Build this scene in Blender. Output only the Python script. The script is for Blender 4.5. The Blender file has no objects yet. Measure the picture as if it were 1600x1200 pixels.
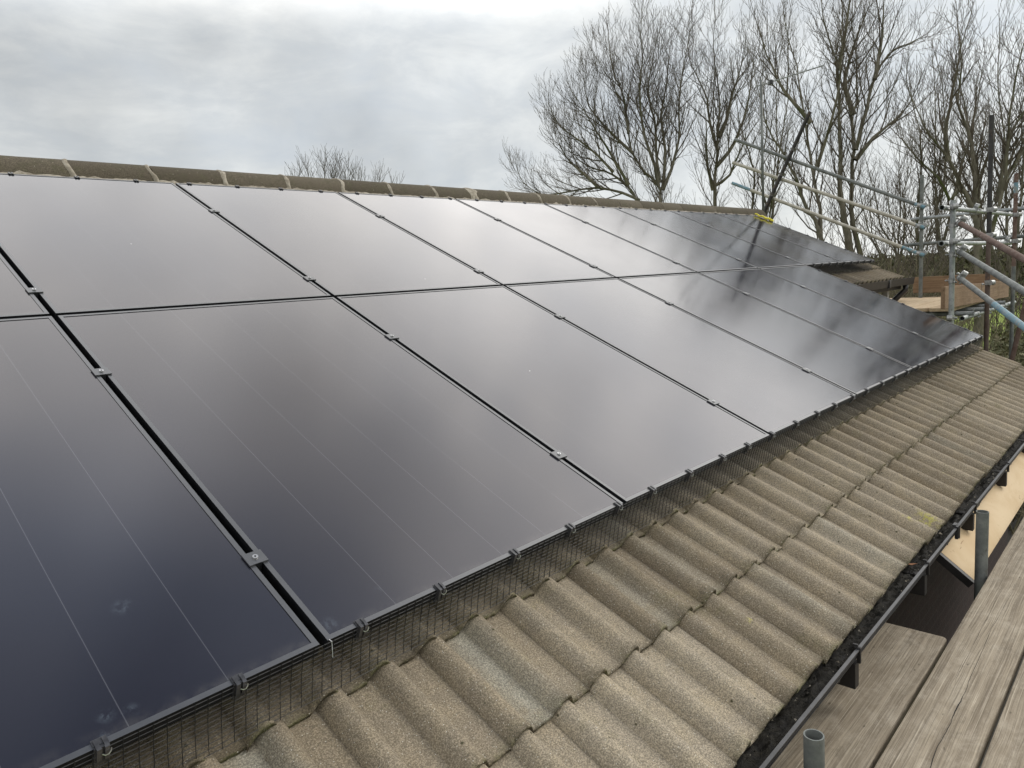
import bpy, bmesh, math, random
from mathutils import Vector, Matrix, noise as mnoise
random.seed(7)
R = math.radians
C = bpy.context.scene.collection
S = bpy.context.scene

# ------------------------------------------------------------------ camera
cam_d = bpy.data.cameras.new('camera')
cam = bpy.data.objects.new('camera', cam_d)
C.objects.link(cam)
cam_d.sensor_width = 36.0
cam_d.lens = 25.2523
cam_d.clip_start = 0.05
cam_d.clip_end = 3000
_M = [[0.678726, 0.14451, -0.720033], [-0.731483, 0.045858, -0.680315], [-0.065293, 0.98844, 0.136832]]
m4 = Matrix(_M).to_4x4()
m4.translation = Vector((-0.76262, -1.33103, 0.73940))
cam.matrix_world = m4
S.camera = cam

# ------------------------------------------------------------------ world (overcast, brighter cloud where the sun hides)
w = bpy.data.worlds.new("World")
S.world = w
w.use_nodes = True
nt = w.node_tree
nt.nodes.clear()
def N(t, **k):
    n = nt.nodes.new(t)
    for a, b in k.items():
        setattr(n, a, b)
    return n
def L(a, b):
    nt.links.new(a, b)
def mth(op, a, b=None, c=None):
    n = N('ShaderNodeMath', operation=op)
    for i, v in enumerate((a, b, c)):
        if v is None: continue
        if isinstance(v, (int, float)): n.inputs[i].default_value = v
        else: L(v, n.inputs[i])
    return n.outputs[0]
out = N('ShaderNodeOutputWorld')
sky = N('ShaderNodeTexSky', sky_type='NISHITA', sun_disc=False)
SUN_AZ, SUN_EL = -25.0, 36.0
sky.sun_elevation = R(SUN_EL)
sky.sun_rotation = R(90.0 - SUN_AZ)
bg1 = N('ShaderNodeBackground'); bg1.inputs[1].default_value = 0.10
L(sky.outputs[0], bg1.inputs[0])
tc = N('ShaderNodeTexCoord')
sep = N('ShaderNodeSeparateXYZ'); L(tc.outputs['Generated'], sep.inputs[0])
zz = mth('MAXIMUM', sep.outputs[2], 0.0)
den = mth('ADD', zz, 0.22)
cx = mth('DIVIDE', sep.outputs[0], den); cy = mth('DIVIDE', sep.outputs[1], den)
comb = N('ShaderNodeCombineXYZ'); L(cx, comb.inputs[0]); L(cy, comb.inputs[1]); comb.inputs[2].default_value = 3.7
n1 = N('ShaderNodeTexNoise'); n1.inputs['Scale'].default_value = 0.8; n1.inputs['Detail'].default_value = 9; n1.inputs['Roughness'].default_value = 0.56; n1.inputs['Distortion'].default_value = 0.2
L(comb.outputs[0], n1.inputs['Vector'])
n2 = N('ShaderNodeTexNoise'); n2.inputs['Scale'].default_value = 1.9; n2.inputs['Detail'].default_value = 8; n2.inputs['Roughness'].default_value = 0.62; n2.inputs['Distortion'].default_value = 0.35
sc2 = N('ShaderNodeMapping'); sc2.inputs['Scale'].default_value = (3.6, 3.6, 10.0); L(tc.outputs['Generated'], sc2.inputs[0]); L(sc2.outputs[0], n2.inputs['Vector'])
mixn = mth('ADD', mth('MULTIPLY', n1.outputs[0], 0.55), mth('MULTIPLY', n2.outputs[0], 0.45))
ramp = N('ShaderNodeValToRGB')
cr = ramp.color_ramp
cr.elements[0].position = 0.34; cr.elements[0].color = (0.465, 0.498, 0.53, 1)
cr.elements[1].position = 0.68; cr.elements[1].color = (0.765, 0.78, 0.765, 1)
e = cr.elements.new(0.45); e.color = (0.52, 0.543, 0.555, 1)
e = cr.elements.new(0.55); e.color = (0.62, 0.635, 0.63, 1)
L(mixn, ramp.inputs[0])
# luminous overcast: brighter in the middle elevations, dull cloud overhead
gr_ = N('ShaderNodeValToRGB'); gr_.color_ramp.interpolation = 'B_SPLINE'
_st = [(0.0, 0.86), (0.30, 0.86), (0.345, 1.0), (0.42, 2.55), (0.50, 2.45), (0.66, 2.45), (0.80, 2.0), (0.88, 1.05), (0.95, 0.42), (1.0, 0.38)]
gr_.color_ramp.elements[0].position = 0.0; gr_.color_ramp.elements[1].position = 1.0
for p_, v_ in _st[1:-1]:
    q_ = gr_.color_ramp.elements.new(p_)
def _tint(p_):
    if p_ < 0.36: return (1, 1, 1)
    if p_ < 0.86: return (1.035, 0.99, 0.965)
    return (0.86, 0.95, 1.16)
for q_, (p_, v_) in zip(gr_.color_ramp.elements, _st):
    t_ = _tint(p_); q_.color = (v_ * t_[0] / 3, v_ * t_[1] / 3, v_ * t_[2] / 3, 1)
L(zz, gr_.inputs[0])
hl = mth('SQRT', mth('ADD', mth('MULTIPLY', sep.outputs[0], sep.outputs[0]), mth('MULTIPLY', sep.outputs[1], sep.outputs[1])))
caz = mth('DIVIDE', mth('ADD', mth('MULTIPLY', sep.outputs[0], math.cos(R(5))), mth('MULTIPLY', sep.outputs[1], math.sin(R(5)))), mth('MAXIMUM', hl, 0.01))
azg = mth('ADD', 1.0, mth('MULTIPLY', mth('MULTIPLY', mth('POWER', mth('MAXIMUM', caz, 0.0), 3.0), 0.34), mth('SUBTRACT', 1.0, zz)))
# duller cloud bank in the sector left of the sun, brighter again further round
caz2 = mth('DIVIDE', mth('ADD', mth('MULTIPLY', sep.outputs[0], math.cos(R(32))), mth('MULTIPLY', sep.outputs[1], math.sin(R(32)))), mth('MAXIMUM', hl, 0.01))
bank = N('ShaderNodeMapRange', interpolation_type='SMOOTHSTEP'); L(caz2, bank.inputs[0]); bank.inputs[1].default_value = 0.90; bank.inputs[2].default_value = 0.998
bz = N('ShaderNodeMapRange', interpolation_type='SMOOTHSTEP'); L(zz, bz.inputs[0]); bz.inputs[1].default_value = 0.56; bz.inputs[2].default_value = 0.78
dull = mth('SUBTRACT', 1.0, mth('MULTIPLY', mth('MULTIPLY', bank.outputs[0], bz.outputs[0]), 0.42))
n3 = N('ShaderNodeTexNoise'); n3.inputs['Scale'].default_value = 5.5; n3.inputs['Detail'].default_value = 4; L(tc.outputs['Generated'], n3.inputs['Vector'])
lump = N('ShaderNodeMapRange'); L(n3.outputs[0], lump.inputs[0]); lump.inputs[1].default_value = 0.3; lump.inputs[2].default_value = 0.7; lump.inputs[3].default_value = 0.86; lump.inputs[4].default_value = 1.14
azg = mth('MULTIPLY', mth('MULTIPLY', azg, dull), lump.outputs[0])
gs_ = N('ShaderNodeVectorMath', operation='SCALE'); L(gr_.outputs[0], gs_.inputs[0]); L(mth('MULTIPLY', azg, 3.0), gs_.inputs['Scale'])
glow = gs_.outputs[0]
hz = mth('MULTIPLY', mth('POWER', mth('SUBTRACT', 1.0, zz), 12.0), 0.0)
fac = glow
mul = N('ShaderNodeVectorMath', operation='MULTIPLY'); L(ramp.outputs[0], mul.inputs[0]); L(fac, mul.inputs[1])
bg2 = N('ShaderNodeBackground'); bg2.inputs[1].default_value = 1.0
L(mul.outputs[0], bg2.inputs[0])
mx = N('ShaderNodeMixShader'); mx.inputs[0].default_value = 0.94
L(bg1.outputs[0], mx.inputs[1]); L(bg2.outputs[0], mx.inputs[2]); L(mx.outputs[0], out.inputs[0])

sun_d = bpy.data.lights.new('sun', 'SUN'); sun_d.energy = 1.3; sun_d.angle = R(22); sun_d.color = (1.0, 0.96, 0.9)
sun = bpy.data.objects.new('sun', sun_d); C.objects.link(sun)
sd = Vector((math.cos(R(SUN_EL)) * math.cos(R(SUN_AZ)), math.cos(R(SUN_EL)) * math.sin(R(SUN_AZ)), math.sin(R(SUN_EL))))
sun.rotation_euler = sd.to_track_quat('Z', 'Y').to_euler()

S.view_settings.view_transform = 'Standard'
S.view_settings.look = 'None'
S.view_settings.exposure = 0.42
S.view_settings.gamma = 1.0

# ------------------------------------------------------------------ node material kit
class Mat:
    def __init__(s, name):
        s.m = bpy.data.materials.new(name); s.m.use_nodes = True
        s.t = s.m.node_tree; s.t.nodes.clear()
        s.out = s.n('ShaderNodeOutputMaterial'); s.b = s.n('ShaderNodeBsdfPrincipled')
        s.l(s.b.outputs[0], s.out.inputs[0])
    def n(s, t, **k):
        x = s.t.nodes.new(t)
        for a, b in k.items(): setattr(x, a, b)
        return x
    def l(s, a, b): s.t.links.new(a, b)
    def set(s, sock, v):
        if v is None: return
        if isinstance(v, bpy.types.NodeSocket): s.l(v, sock)
        else: sock.default_value = v
    def inp(s, name, v): s.set(s.b.inputs[name], v)
    def obj(s): return s.n('ShaderNodeTexCoord').outputs['Object']
    def pos(s): return s.n('ShaderNodeNewGeometry').outputs['Position']
    def scale(s, v, sc):
        x = s.n('ShaderNodeMapping'); s.l(v, x.inputs[0]); x.inputs['Scale'].default_value = sc; return x.outputs[0]
    def shift(s, v, off):
        x = s.n('ShaderNodeVectorMath', operation='ADD'); s.l(v, x.inputs[0]); s.set(x.inputs[1], off); return x.outputs[0]
    def noise(s, v, sc, det=4, rough=0.55, dist=0.0):
        x = s.n('ShaderNodeTexNoise'); s.l(v, x.inputs['Vector']); x.inputs['Scale'].default_value = sc
        x.inputs['Detail'].default_value = det; x.inputs['Roughness'].default_value = rough; x.inputs['Distortion'].default_value = dist
        return x.outputs[0]
    def voro(s, v, sc, feat='F1', o='Distance'):
        x = s.n('ShaderNodeTexVoronoi', feature=feat); s.l(v, x.inputs['Vector']); x.inputs['Scale'].default_value = sc; return x.outputs[o]
    def m_(s, op, a, b=0.0, clamp=False):
        x = s.n('ShaderNodeMath', operation=op); x.use_clamp = clamp
        s.set(x.inputs[0], a); s.set(x.inputs[1], b); return x.outputs[0]
    def ss(s, v, lo, hi, a=0.0, b=1.0):
        x = s.n('ShaderNodeMapRange', interpolation_type='SMOOTHSTEP'); s.set(x.inputs[0], v)
        for i, q in enumerate((lo, hi, a, b)): s.set(x.inputs[i + 1], q)
        return x.outputs[0]
    def mix(s, f, a, b, mode='MIX'):
        x = s.n('ShaderNodeMix', data_type='RGBA', blend_type=mode)
        s.set(x.inputs[0], f)
        s.set(x.inputs[6], a if not isinstance(a, tuple) else (*a[:3], 1)); s.set(x.inputs[7], b if not isinstance(b, tuple) else (*b[:3], 1))
        return x.outputs[2]
    def ramp(s, v, stops):
        x = s.n('ShaderNodeValToRGB'); r = x.color_ramp
        r.elements[0].position = stops[0][0]; r.elements[0].color = (*stops[0][1], 1)
        r.elements[1].position = stops[-1][0]; r.elements[1].color = (*stops[-1][1], 1)
        for p, c in stops[1:-1]:
            q = r.elements.new(p); q.color = (*c, 1)
        s.l(v, x.inputs[0]); return x.outputs[0]
    def bump(s, h, st=0.3, d=0.01):
        x = s.n('ShaderNodeBump'); x.inputs['Strength'].default_value = st; x.inputs['Distance'].default_value = d
        s.l(h, x.inputs['Height']); s.l(x.outputs[0], s.b.inputs['Normal'])
    def rnd(s):
        return s.n('ShaderNodeObjectInfo').outputs['Random']
    def attr(s, nme):
        return s.n('ShaderNodeAttribute', attribute_name=nme).outputs['Fac']
    def spots(s, v, pts, r):
        acc = None
        for p in pts:
            x = s.n('ShaderNodeVectorMath', operation='DISTANCE'); s.l(v, x.inputs[0]); x.inputs[1].default_value = p[:3]
            q = s.ss(x.outputs['Value'], p[3] if len(p) > 3 else r, 0.0)
            acc = q if acc is None else s.m_('MAXIMUM', acc, q)
        return acc
MATS = {}

def mat_tile(name, near=True):
    a = Mat(name); o = a.obj()
    tint = a.attr('tint')
    big = a.noise(o, 1.7, 4, 0.6); mid = a.noise(o, 9, 5, 0.65, 0.4); fine = a.noise(o, 260, 3, 0.8); gr = a.noise(o, 620, 2, 0.8)
    col = a.ramp(tint, [(0.0, (0.095, 0.08, 0.06)), (0.3, (0.215, 0.181, 0.133)), (0.6, (0.275, 0.236, 0.178)), (1.0, (0.33, 0.288, 0.222))])
    col = a.mix(a.ss(mid, 0.38, 0.68), col, a.mix(1.0, col, (1.16, 1.14, 1.08), 'MULTIPLY'), 'MIX')
    # pale lichen grey wash
    col = a.mix(a.m_('MULTIPLY', a.ss(a.noise(o, 4.5, 6, 0.7, 0.6), 0.55, 0.75), 0.3), col, (0.33, 0.305, 0.245))
    # green algae in drifts
    col = a.mix(a.m_('MULTIPLY', a.ss(a.noise(a.shift(o, (5, 2, 1)), 6.5, 6, 0.7), 0.56, 0.74), 0.42), col, (0.19, 0.17, 0.085))
    # tile with a fresh greyer patch (attribute)
    gp = a.attr('grey')
    col = a.mix(a.m_('MULTIPLY', gp, a.ss(a.noise(o, 14, 5, 0.7), 0.25, 0.5, 0, .8)), col, (0.325, 0.318, 0.268))
    # dark dirt streaks across
    col = a.mix(a.m_('MULTIPLY', a.ss(a.noise(a.scale(o, (14, 2.5, 8)), 1, 5, 0.7), 0.56, 0.75), 0.5), col, (0.13, 0.112, 0.075))
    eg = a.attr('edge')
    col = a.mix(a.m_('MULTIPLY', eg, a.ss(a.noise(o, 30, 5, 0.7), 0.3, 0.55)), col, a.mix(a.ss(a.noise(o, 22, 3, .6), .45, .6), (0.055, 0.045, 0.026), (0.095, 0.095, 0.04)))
    # aggregate
    col = a.mix(a.ss(fine, 0.42, 0.62), a.mix(1.0, col, (0.60, 0.59, 0.57), 'MULTIPLY'), a.mix(1.0, col, (1.32, 1.30, 1.27), 'MULTIPLY'))
    col = a.mix(a.m_('MULTIPLY', a.ss(gr, 0.58, 0.75), 0.55), col, (0.55, 0.51, 0.43))
    col = a.mix(a.m_('MULTIPLY', a.ss(gr, 0.40, 0.28), 0.7), col, (0.05, 0.042, 0.03))
    v = a.voro(o, 95); col = a.mix(a.ss(v, 0.13, 0.07), col, (0.62, 0.60, 0.53))
    # small moss crumbs
    v2 = a.voro(a.shift(o, (3, 3, 0)), 17); col = a.mix(a.m_('MULTIPLY', a.ss(v2, 0.09, 0.04), 0.9), col, (0.045, 0.042, 0.02))
    # yellow lichen
    lich = a.spots(o, [(3.367, -0.592, -.125, .05), (2.918, -0.57, -.125, .045), (2.68, -0.66, -.125, .085), (2.60, -0.60, -.125, .05), (1.235, -0.498, -.125, .03), (0.99, -0.52, -.125, .03)], .05)
    col = a.mix(a.m_('MULTIPLY', lich, a.ss(a.noise(o, 45, 4, 0.7), 0.46, 0.62)), col, (0.50, 0.47, 0.06))
    a.inp('Base Color', col); a.inp('Roughness', 0.93); a.inp('Specular IOR Level', 0.25)
    h = a.m_('ADD', a.m_('MULTIPLY', fine, 0.7), a.m_('ADD', a.m_('MULTIPLY', gr, 0.4), a.m_('MULTIPLY', mid, 1.2)))
    a.bump(h, 0.75, 0.004)
    return a.m
MATS['tile'] = mat_tile('weathered_concrete_tile')

def mat_ridge():
    a = Mat('ridge_tile_concrete'); o = a.pos()
    r = a.rnd()
    col = a.ramp(r, [(0, (0.082, 0.069, 0.051)), (1, (0.125, 0.106, 0.08))])
    col = a.mix(a.ss(a.noise(o, 14, 6, 0.7), 0.45, 0.75), col, (0.085, 0.078, 0.050))
    col = a.mix(a.m_('MULTIPLY', a.ss(a.noise(o, 30, 5, 0.8), 0.62, 0.76), 0.6), col, (0.30, 0.27, 0.19))
    col = a.mix(a.ss(a.noise(o, 160, 3, 0.8), 0.35, 0.65), a.mix(1.0, col, (0.62, 0.62, 0.62), 'MULTIPLY'), a.mix(1.0, col, (1.25, 1.25, 1.2), 'MULTIPLY'))
    v = a.voro(o, 30); col = a.mix(a.ss(v, 0.09, 0.04), col, (0.36, 0.33, 0.27))
    a.inp('Base Color', col); a.inp('Roughness', 0.95); a.inp('Specular IOR Level', 0.2)
    a.bump(a.noise(o, 140, 4, 0.8), 0.5, 0.006); return a.m
MATS['ridge'] = mat_ridge()
def mat_noise(name, c1, c2, sc=8, rough=0.85, spec=0.3, metal=0.0, bump=0.2, bsc=None, bd=0.004, det=5, c3=None, sc3=30, th3=(0.58, 0.7), stretch=None, usepos=False):
    a = Mat(name); o = a.pos() if usepos else a.obj()
    if stretch: o = a.scale(o, stretch)
    n = a.noise(o, sc, det, 0.65)
    col = a.mix(a.ss(n, 0.35, 0.65), c1, c2)
    if c3: col = a.mix(a.ss(a.noise(a.shift(o, (2, 7, 4)), sc3, 5, 0.7), *th3), col, c3)
    a.inp('Base Color', col); a.inp('Roughness', rough); a.inp('Specular IOR Level', spec); a.inp('Metallic', metal)
    if bump: a.bump(a.noise(o, bsc or sc * 6, 4, 0.7), bump, bd)
    return a.m
MATS['mortar'] = mat_noise('lime_mortar', (0.36, 0.325, 0.265), (0.20, 0.175, 0.135), 22, 0.95, 0.2, bump=0.6, bsc=80, usepos=True)
MATS['frame'] = mat_noise('black_anodised_frame', (0.008, 0.009, 0.011), (0.016, 0.017, 0.02), 20, 0.34, 0.5, bump=0.0)
MATS['frame'].node_tree.nodes['Principled BSDF'].inputs['IOR'].default_value = 2.3
MATS['frame_side_shade'] = mat_noise('shade_darkened_frame_side', (0.004, 0.0045, 0.006), (0.008, 0.009, 0.011), 20, 0.5, 0.25, bump=0.0)  # same metal as the frame, darkened to put shade on its sides
MATS['blackplastic'] = mat_noise('black_plastic', (0.016, 0.016, 0.017), (0.034, 0.034, 0.036), 14, 0.33, 0.55, bump=0.1, c3=(0.07, 0.065, 0.055), sc3=9, th3=(0.6, 0.75))
MATS['wire'] = mat_noise('black_wire', (0.008, 0.008, 0.009), (0.02, 0.02, 0.02), 60, 0.5, 0.4, bump=0.0)
MATS['bolt'] = mat_noise('bright_steel', (0.6, 0.6, 0.6), (0.45, 0.45, 0.46), 60, 0.3, 0.5, metal=0.9, bump=0.0)
MATS['clip'] = mat_noise('black_clip', (0.02, 0.02, 0.022), (0.05, 0.05, 0.055), 40, 0.3, 0.7, bump=0.0)
MATS['galv'] = mat_noise('galvanised_steel', (0.20, 0.22, 0.22), (0.33, 0.345, 0.34), 13, 0.48, 0.5, metal=0.35, bump=0.15, c3=(0.12, 0.115, 0.10), sc3=24, th3=(0.56, 0.72))
MATS['galv_dull'] = mat_noise('dull_galvanised_steel', (0.10, 0.11, 0.105), (0.175, 0.185, 0.175), 10, 0.6, 0.4, metal=0.25, bump=0.2, c3=(0.07, 0.065, 0.055), sc3=20, th3=(0.55, 0.7), stretch=(1, 1, 1))
MATS['galv_pale'] = mat_noise('pale_steel', (0.40, 0.38, 0.32), (0.30, 0.285, 0.235), 9, 0.6, 0.4, metal=0.1, bump=0.2, c3=(0.24, 0.20, 0.15), sc3=14, th3=(0.56, 0.7))
MATS['darktube'] = mat_noise('dark_tarnished_steel', (0.022, 0.021, 0.021), (0.042, 0.04, 0.038), 9, 0.65, 0.3, bump=0.2, c3=(0.10, 0.07, 0.05), sc3=12, th3=(0.55, 0.7))
MATS['rust'] = mat_noise('rusty_steel', (0.095, 0.06, 0.047), (0.145, 0.105, 0.086), 12, 0.8, 0.2, bump=0.4, c3=(0.25, 0.20, 0.17), sc3=16, th3=(0.58, 0.72))
MATS['rustdark'] = mat_noise('dark_rusty_steel', (0.075, 0.052, 0.042), (0.11, 0.085, 0.072), 10, 0.8, 0.2, bump=0.3, c3=(0.15, 0.09, 0.06), sc3=12, th3=(0.58, 0.72))
MATS['blue'] = mat_noise('worn_blue_paint', (0.085, 0.175, 0.22), (0.15, 0.25, 0.29), 14, 0.6, 0.4, bump=0.2, c3=(0.20, 0.21, 0.20), sc3=20, th3=(0.50, 0.62))
MATS['coupler'] = mat_noise('galvanised_coupler', (0.20, 0.205, 0.20), (0.36, 0.365, 0.355), 40, 0.42, 0.5, metal=0.4, bump=0.2)
MATS['coupler_dark'] = mat_noise('tarnished_coupler', (0.06, 0.057, 0.05), (0.11, 0.10, 0.09), 40, 0.6, 0.5, metal=0.2, bump=0.2)
MATS['moss'] = mat_noise('wet_gutter_moss', (0.008, 0.007, 0.005), (0.022, 0.019, 0.012), 35, 0.75, 0.35, bump=1.0, bsc=160, bd=0.01, c3=(0.085, 0.075, 0.05), sc3=70, th3=(0.63, 0.72))
MATS['leaf'] = mat_noise('dead_leaf', (0.24, 0.10, 0.05), (0.34, 0.18, 0.10), 60, 0.8, 0.2, bump=0.2)
MATS['whitish'] = mat_noise('dried_white_scrap', (0.55, 0.55, 0.50), (0.38, 0.37, 0.33), 60, 0.9, 0.2, bump=0.2)
MATS['yellow'] = mat_noise('yellow_webbing', (0.62, 0.52, 0.03), (0.72, 0.66, 0.10), 40, 0.7, 0.3, bump=0.2)
MATS['bark'] = mat_noise('ash_bark', (0.095, 0.088, 0.064), (0.185, 0.168, 0.13), 5, 0.9, 0.2, bump=0.6, bsc=20, bd=0.03, c3=(0.060, 0.070, 0.022), sc3=1.6, th3=(0.5, 0.66), stretch=(1, 1, .4))
MATS['twig'] = mat_noise('twig_bark', (0.070, 0.058, 0.044), (0.125, 0.105, 0.082), 1.2, 0.9, 0.2, bump=0.0)
MATS['twig_far'] = mat_noise('grey_twig_bark', (0.085, 0.078, 0.068), (0.12, 0.11, 0.10), 1.2, 0.9, 0.2, bump=0.0)
MATS['stem'] = mat_noise('pale_olive_stems', (0.20, 0.175, 0.11), (0.105, 0.095, 0.055), 0.9, 0.9, 0.2, bump=0.0, c3=(0.27, 0.245, 0.17), sc3=1.7, th3=(0.54, 0.66))
MATS['hedge'] = mat_noise('dark_hedge_leaves', (0.055, 0.066, 0.028), (0.115, 0.11, 0.052), 1.1, 0.8, 0.3, bump=0.0, c3=(0.16, 0.135, 0.08), sc3=2.4, th3=(0.55, 0.65))
MATS['fascia'] = mat_noise('black_fascia', (0.009, 0.008, 0.008), (0.018, 0.016, 0.015), 9, 0.5, 0.4, bump=0.1)
MATS['post'] = mat_noise('pale_grey_post', (0.36, 0.37, 0.35), (0.26, 0.26, 0.24), 12, 0.8, 0.2, bump=0.2)
MATS['rail'] = mat_noise('mill_aluminium', (0.4, 0.4, 0.41), (0.3, 0.3, 0.31), 12, 0.4, 0.5, metal=0.8, bump=0.0)

MATS['paving'] = mat_noise('dark_paving', (0.045, 0.042, 0.036), (0.075, 0.07, 0.06), 3, 0.9, 0.2, bump=0.3)
def mat_brick():
    a = Mat('dark_red_brick'); o = a.obj()
    b = a.n('ShaderNodeTexBrick'); sp = a.n('ShaderNodeSeparateXYZ'); a.l(o, sp.inputs[0])
    cb = a.n('ShaderNodeCombineXYZ'); a.l(a.m_('ADD', sp.outputs[0], sp.outputs[1]), cb.inputs[0]); a.l(sp.outputs[2], cb.inputs[1])
    a.l(cb.outputs[0], b.inputs[0])
    b.inputs['Scale'].default_value = 1; b.inputs['Brick Width'].default_value = 0.225; b.inputs['Row Height'].default_value = 0.075; b.inputs['Mortar Size'].default_value = 0.006
    b.inputs['Color1'].default_value = (0.022, 0.008, 0.005, 1); b.inputs['Color2'].default_value = (0.014, 0.006, 0.004, 1); b.inputs['Mortar'].default_value = (0.035, 0.024, 0.018, 1)
    a.inp('Base Color', a.mix(0.4, b.outputs[0], a.ramp(a.noise(o, 30, 4), [(0.3, (0.008, 0.004, 0.003)), (0.7, (0.03, 0.011, 0.006))])))
    a.inp('Roughness', 0.9); a.bump(a.noise(o, 60), 0.4); return a.m
MATS['brick'] = mat_brick()

def mat_wood(name, base, dark, light, crack=False, grain=1.0, seedoff=0.0):
    a = Mat(name); o = a.obj(); r = a.rnd()
    cmb = a.n('ShaderNodeCombineXYZ'); a.l(a.m_('MULTIPLY', r, 37.0), cmb.inputs[0]); a.l(a.m_('MULTIPLY', r, 11.0), cmb.inputs[1])
    p = a.shift(o, cmb.outputs[0])
    # warp for knots
    warp = a.noise(a.scale(p, (1.6, 5, 5)), 1.0, 3, 0.5)
    sc = a.n('ShaderNodeVectorMath', operation='SCALE'); a.l(p, sc.inputs[0]); sc.inputs['Scale'].default_value = 1.0
    sp = a.n('ShaderNodeSeparateXYZ'); a.l(p, sp.inputs[0])
    yy = a.m_('ADD', sp.outputs[1], a.m_('MULTIPLY', warp, 0.035))
    cb = a.n('ShaderNodeCombineXYZ'); a.l(a.m_('MULTIPLY', sp.outputs[0], 0.6), cb.inputs[0]); a.l(a.m_('MULTIPLY', yy, 24.0), cb.inputs[1]); a.l(a.m_('MULTIPLY', sp.outputs[2], 30.0), cb.inputs[2])
    g1 = a.noise(cb.outputs[0], 1.4, 5, 0.7, 0.2)
    cb2 = a.n('ShaderNodeCombineXYZ'); a.l(a.m_('MULTIPLY', sp.outputs[0], 2.5), cb2.inputs[0]); a.l(a.m_('MULTIPLY', yy, 260.0), cb2.inputs[1]); a.l(a.m_('MULTIPLY', sp.outputs[2], 260.0), cb2.inputs[2])
    g2 = a.noise(cb2.outputs[0], 1.0, 3, 0.7)
    blot = a.noise(a.scale(p, (7, 12, 12)), 1.0, 8, 0.78, 0.3)
    col = a.mix(a.ss(g1, 0.32, 0.68), dark, base)
    col = a.mix(a.m_('MULTIPLY', a.ss(blot, 0.42, 0.70), 0.6), col, light)
    col = a.mix(a.m_('MULTIPLY', a.ss(a.noise(a.scale(a.shift(p, (3, 9, 0)), (5, 9, 9)), 1.0, 6, 0.75), 0.54, 0.70), 0.5 * grain), col, tuple(c * 0.55 for c in dark))
    col = a.mix(a.m_('MULTIPLY', a.ss(g2, 0.52, 0.36), 0.55 * grain), col, tuple(c * 0.55 for c in dark))
    col = a.mix(a.m_('MULTIPLY', a.ss(g2, 0.60, 0.74), 0.5 * grain), col, tuple(min(1, c * 1.45) for c in light))
    # knots
    kv = a.n('ShaderNodeTexVoronoi'); a.l(a.scale(p, (2.1, 6.5, 0.5)), kv.inputs['Vector']); kv.inputs['Scale'].default_value = 1.0
    kd = kv.outputs['Distance']
    col = a.mix(a.m_('MULTIPLY', a.ss(kd, 0.11, 0.05), 0.75), col, tuple(c * 0.42 for c in dark))
    col = a.mix(a.m_('MULTIPLY', a.ss(a.noise(a.scale(p, (1.3, 220, 60)), 1.0, 3, 0.8), 0.56, 0.70), 0.6 * grain), col, tuple(min(1, c * 1.3) for c in light))
    col = a.mix(a.m_('MULTIPLY', a.ss(a.noise(a.scale(a.shift(p, (1, 5, 2)), (1.0, 150, 40)), 1.0, 4, 0.8), 0.56, 0.68), 0.6 * grain), col, tuple(c * 0.5 for c in dark))
    # paint / dirt flecks
    fl = a.voro(a.scale(p, (1, 2.2, 1)), 11); col = a.mix(a.m_('MULTIPLY', a.ss(fl, 0.10, 0.05), 0.6), col, tuple(c * 0.4 for c in dark))
    hgt = a.m_('ADD', a.m_('MULTIPLY', g1, 0.6), a.m_('MULTIPLY', g2, 0.5))
    a.inp('Base Color', col); a.inp('Roughness', 0.86); a.inp('Specular IOR Level', 0.25)
    a.bump(hgt, 0.55, 0.004)
    return a.m
MATS['board'] = mat_wood('weathered_scaffold_board', (0.285, 0.24, 0.175), (0.17, 0.138, 0.098), (0.395, 0.35, 0.275))
MATS['newboard'] = mat_wood('fresh_scaffold_board', (0.50, 0.39, 0.25), (0.38, 0.28, 0.17), (0.56, 0.46, 0.32), grain=0.5)
MATS['toeboard'] = mat_wood('brown_toe_board', (0.245, 0.165, 0.10), (0.165, 0.105, 0.062), (0.29, 0.205, 0.13), grain=0.6)
def mat_ply():
    a = Mat('fresh_plywood'); o = a.obj()
    col = a.mix(a.ss(a.noise(a.scale(o, (2, 5, 5)), 1.0, 5, 0.6, 0.8), 0.35, 0.65), (0.50, 0.37, 0.215), (0.58, 0.455, 0.29))
    fl = a.noise(a.scale(o, (9, 60, 60)), 1.0, 4, 0.7, 0.8)
    col = a.mix(a.m_('MULTIPLY', a.ss(fl, 0.64, 0.72), 0.7), col, (0.22, 0.12, 0.05))
    col = a.mix(a.m_('MULTIPLY', a.ss(a.noise(a.scale(o, (30, 9, 9)), 1.0, 5, 0.75, 0.6), 0.62, 0.72), 0.5), col, (0.27, 0.16, 0.07))
    a.inp('Base Color', col); a.inp('Roughness', 0.8); a.inp('Specular IOR Level', 0.25); a.bump(fl, 0.2, 0.003); return a.m
MATS['ply'] = mat_ply()

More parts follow.
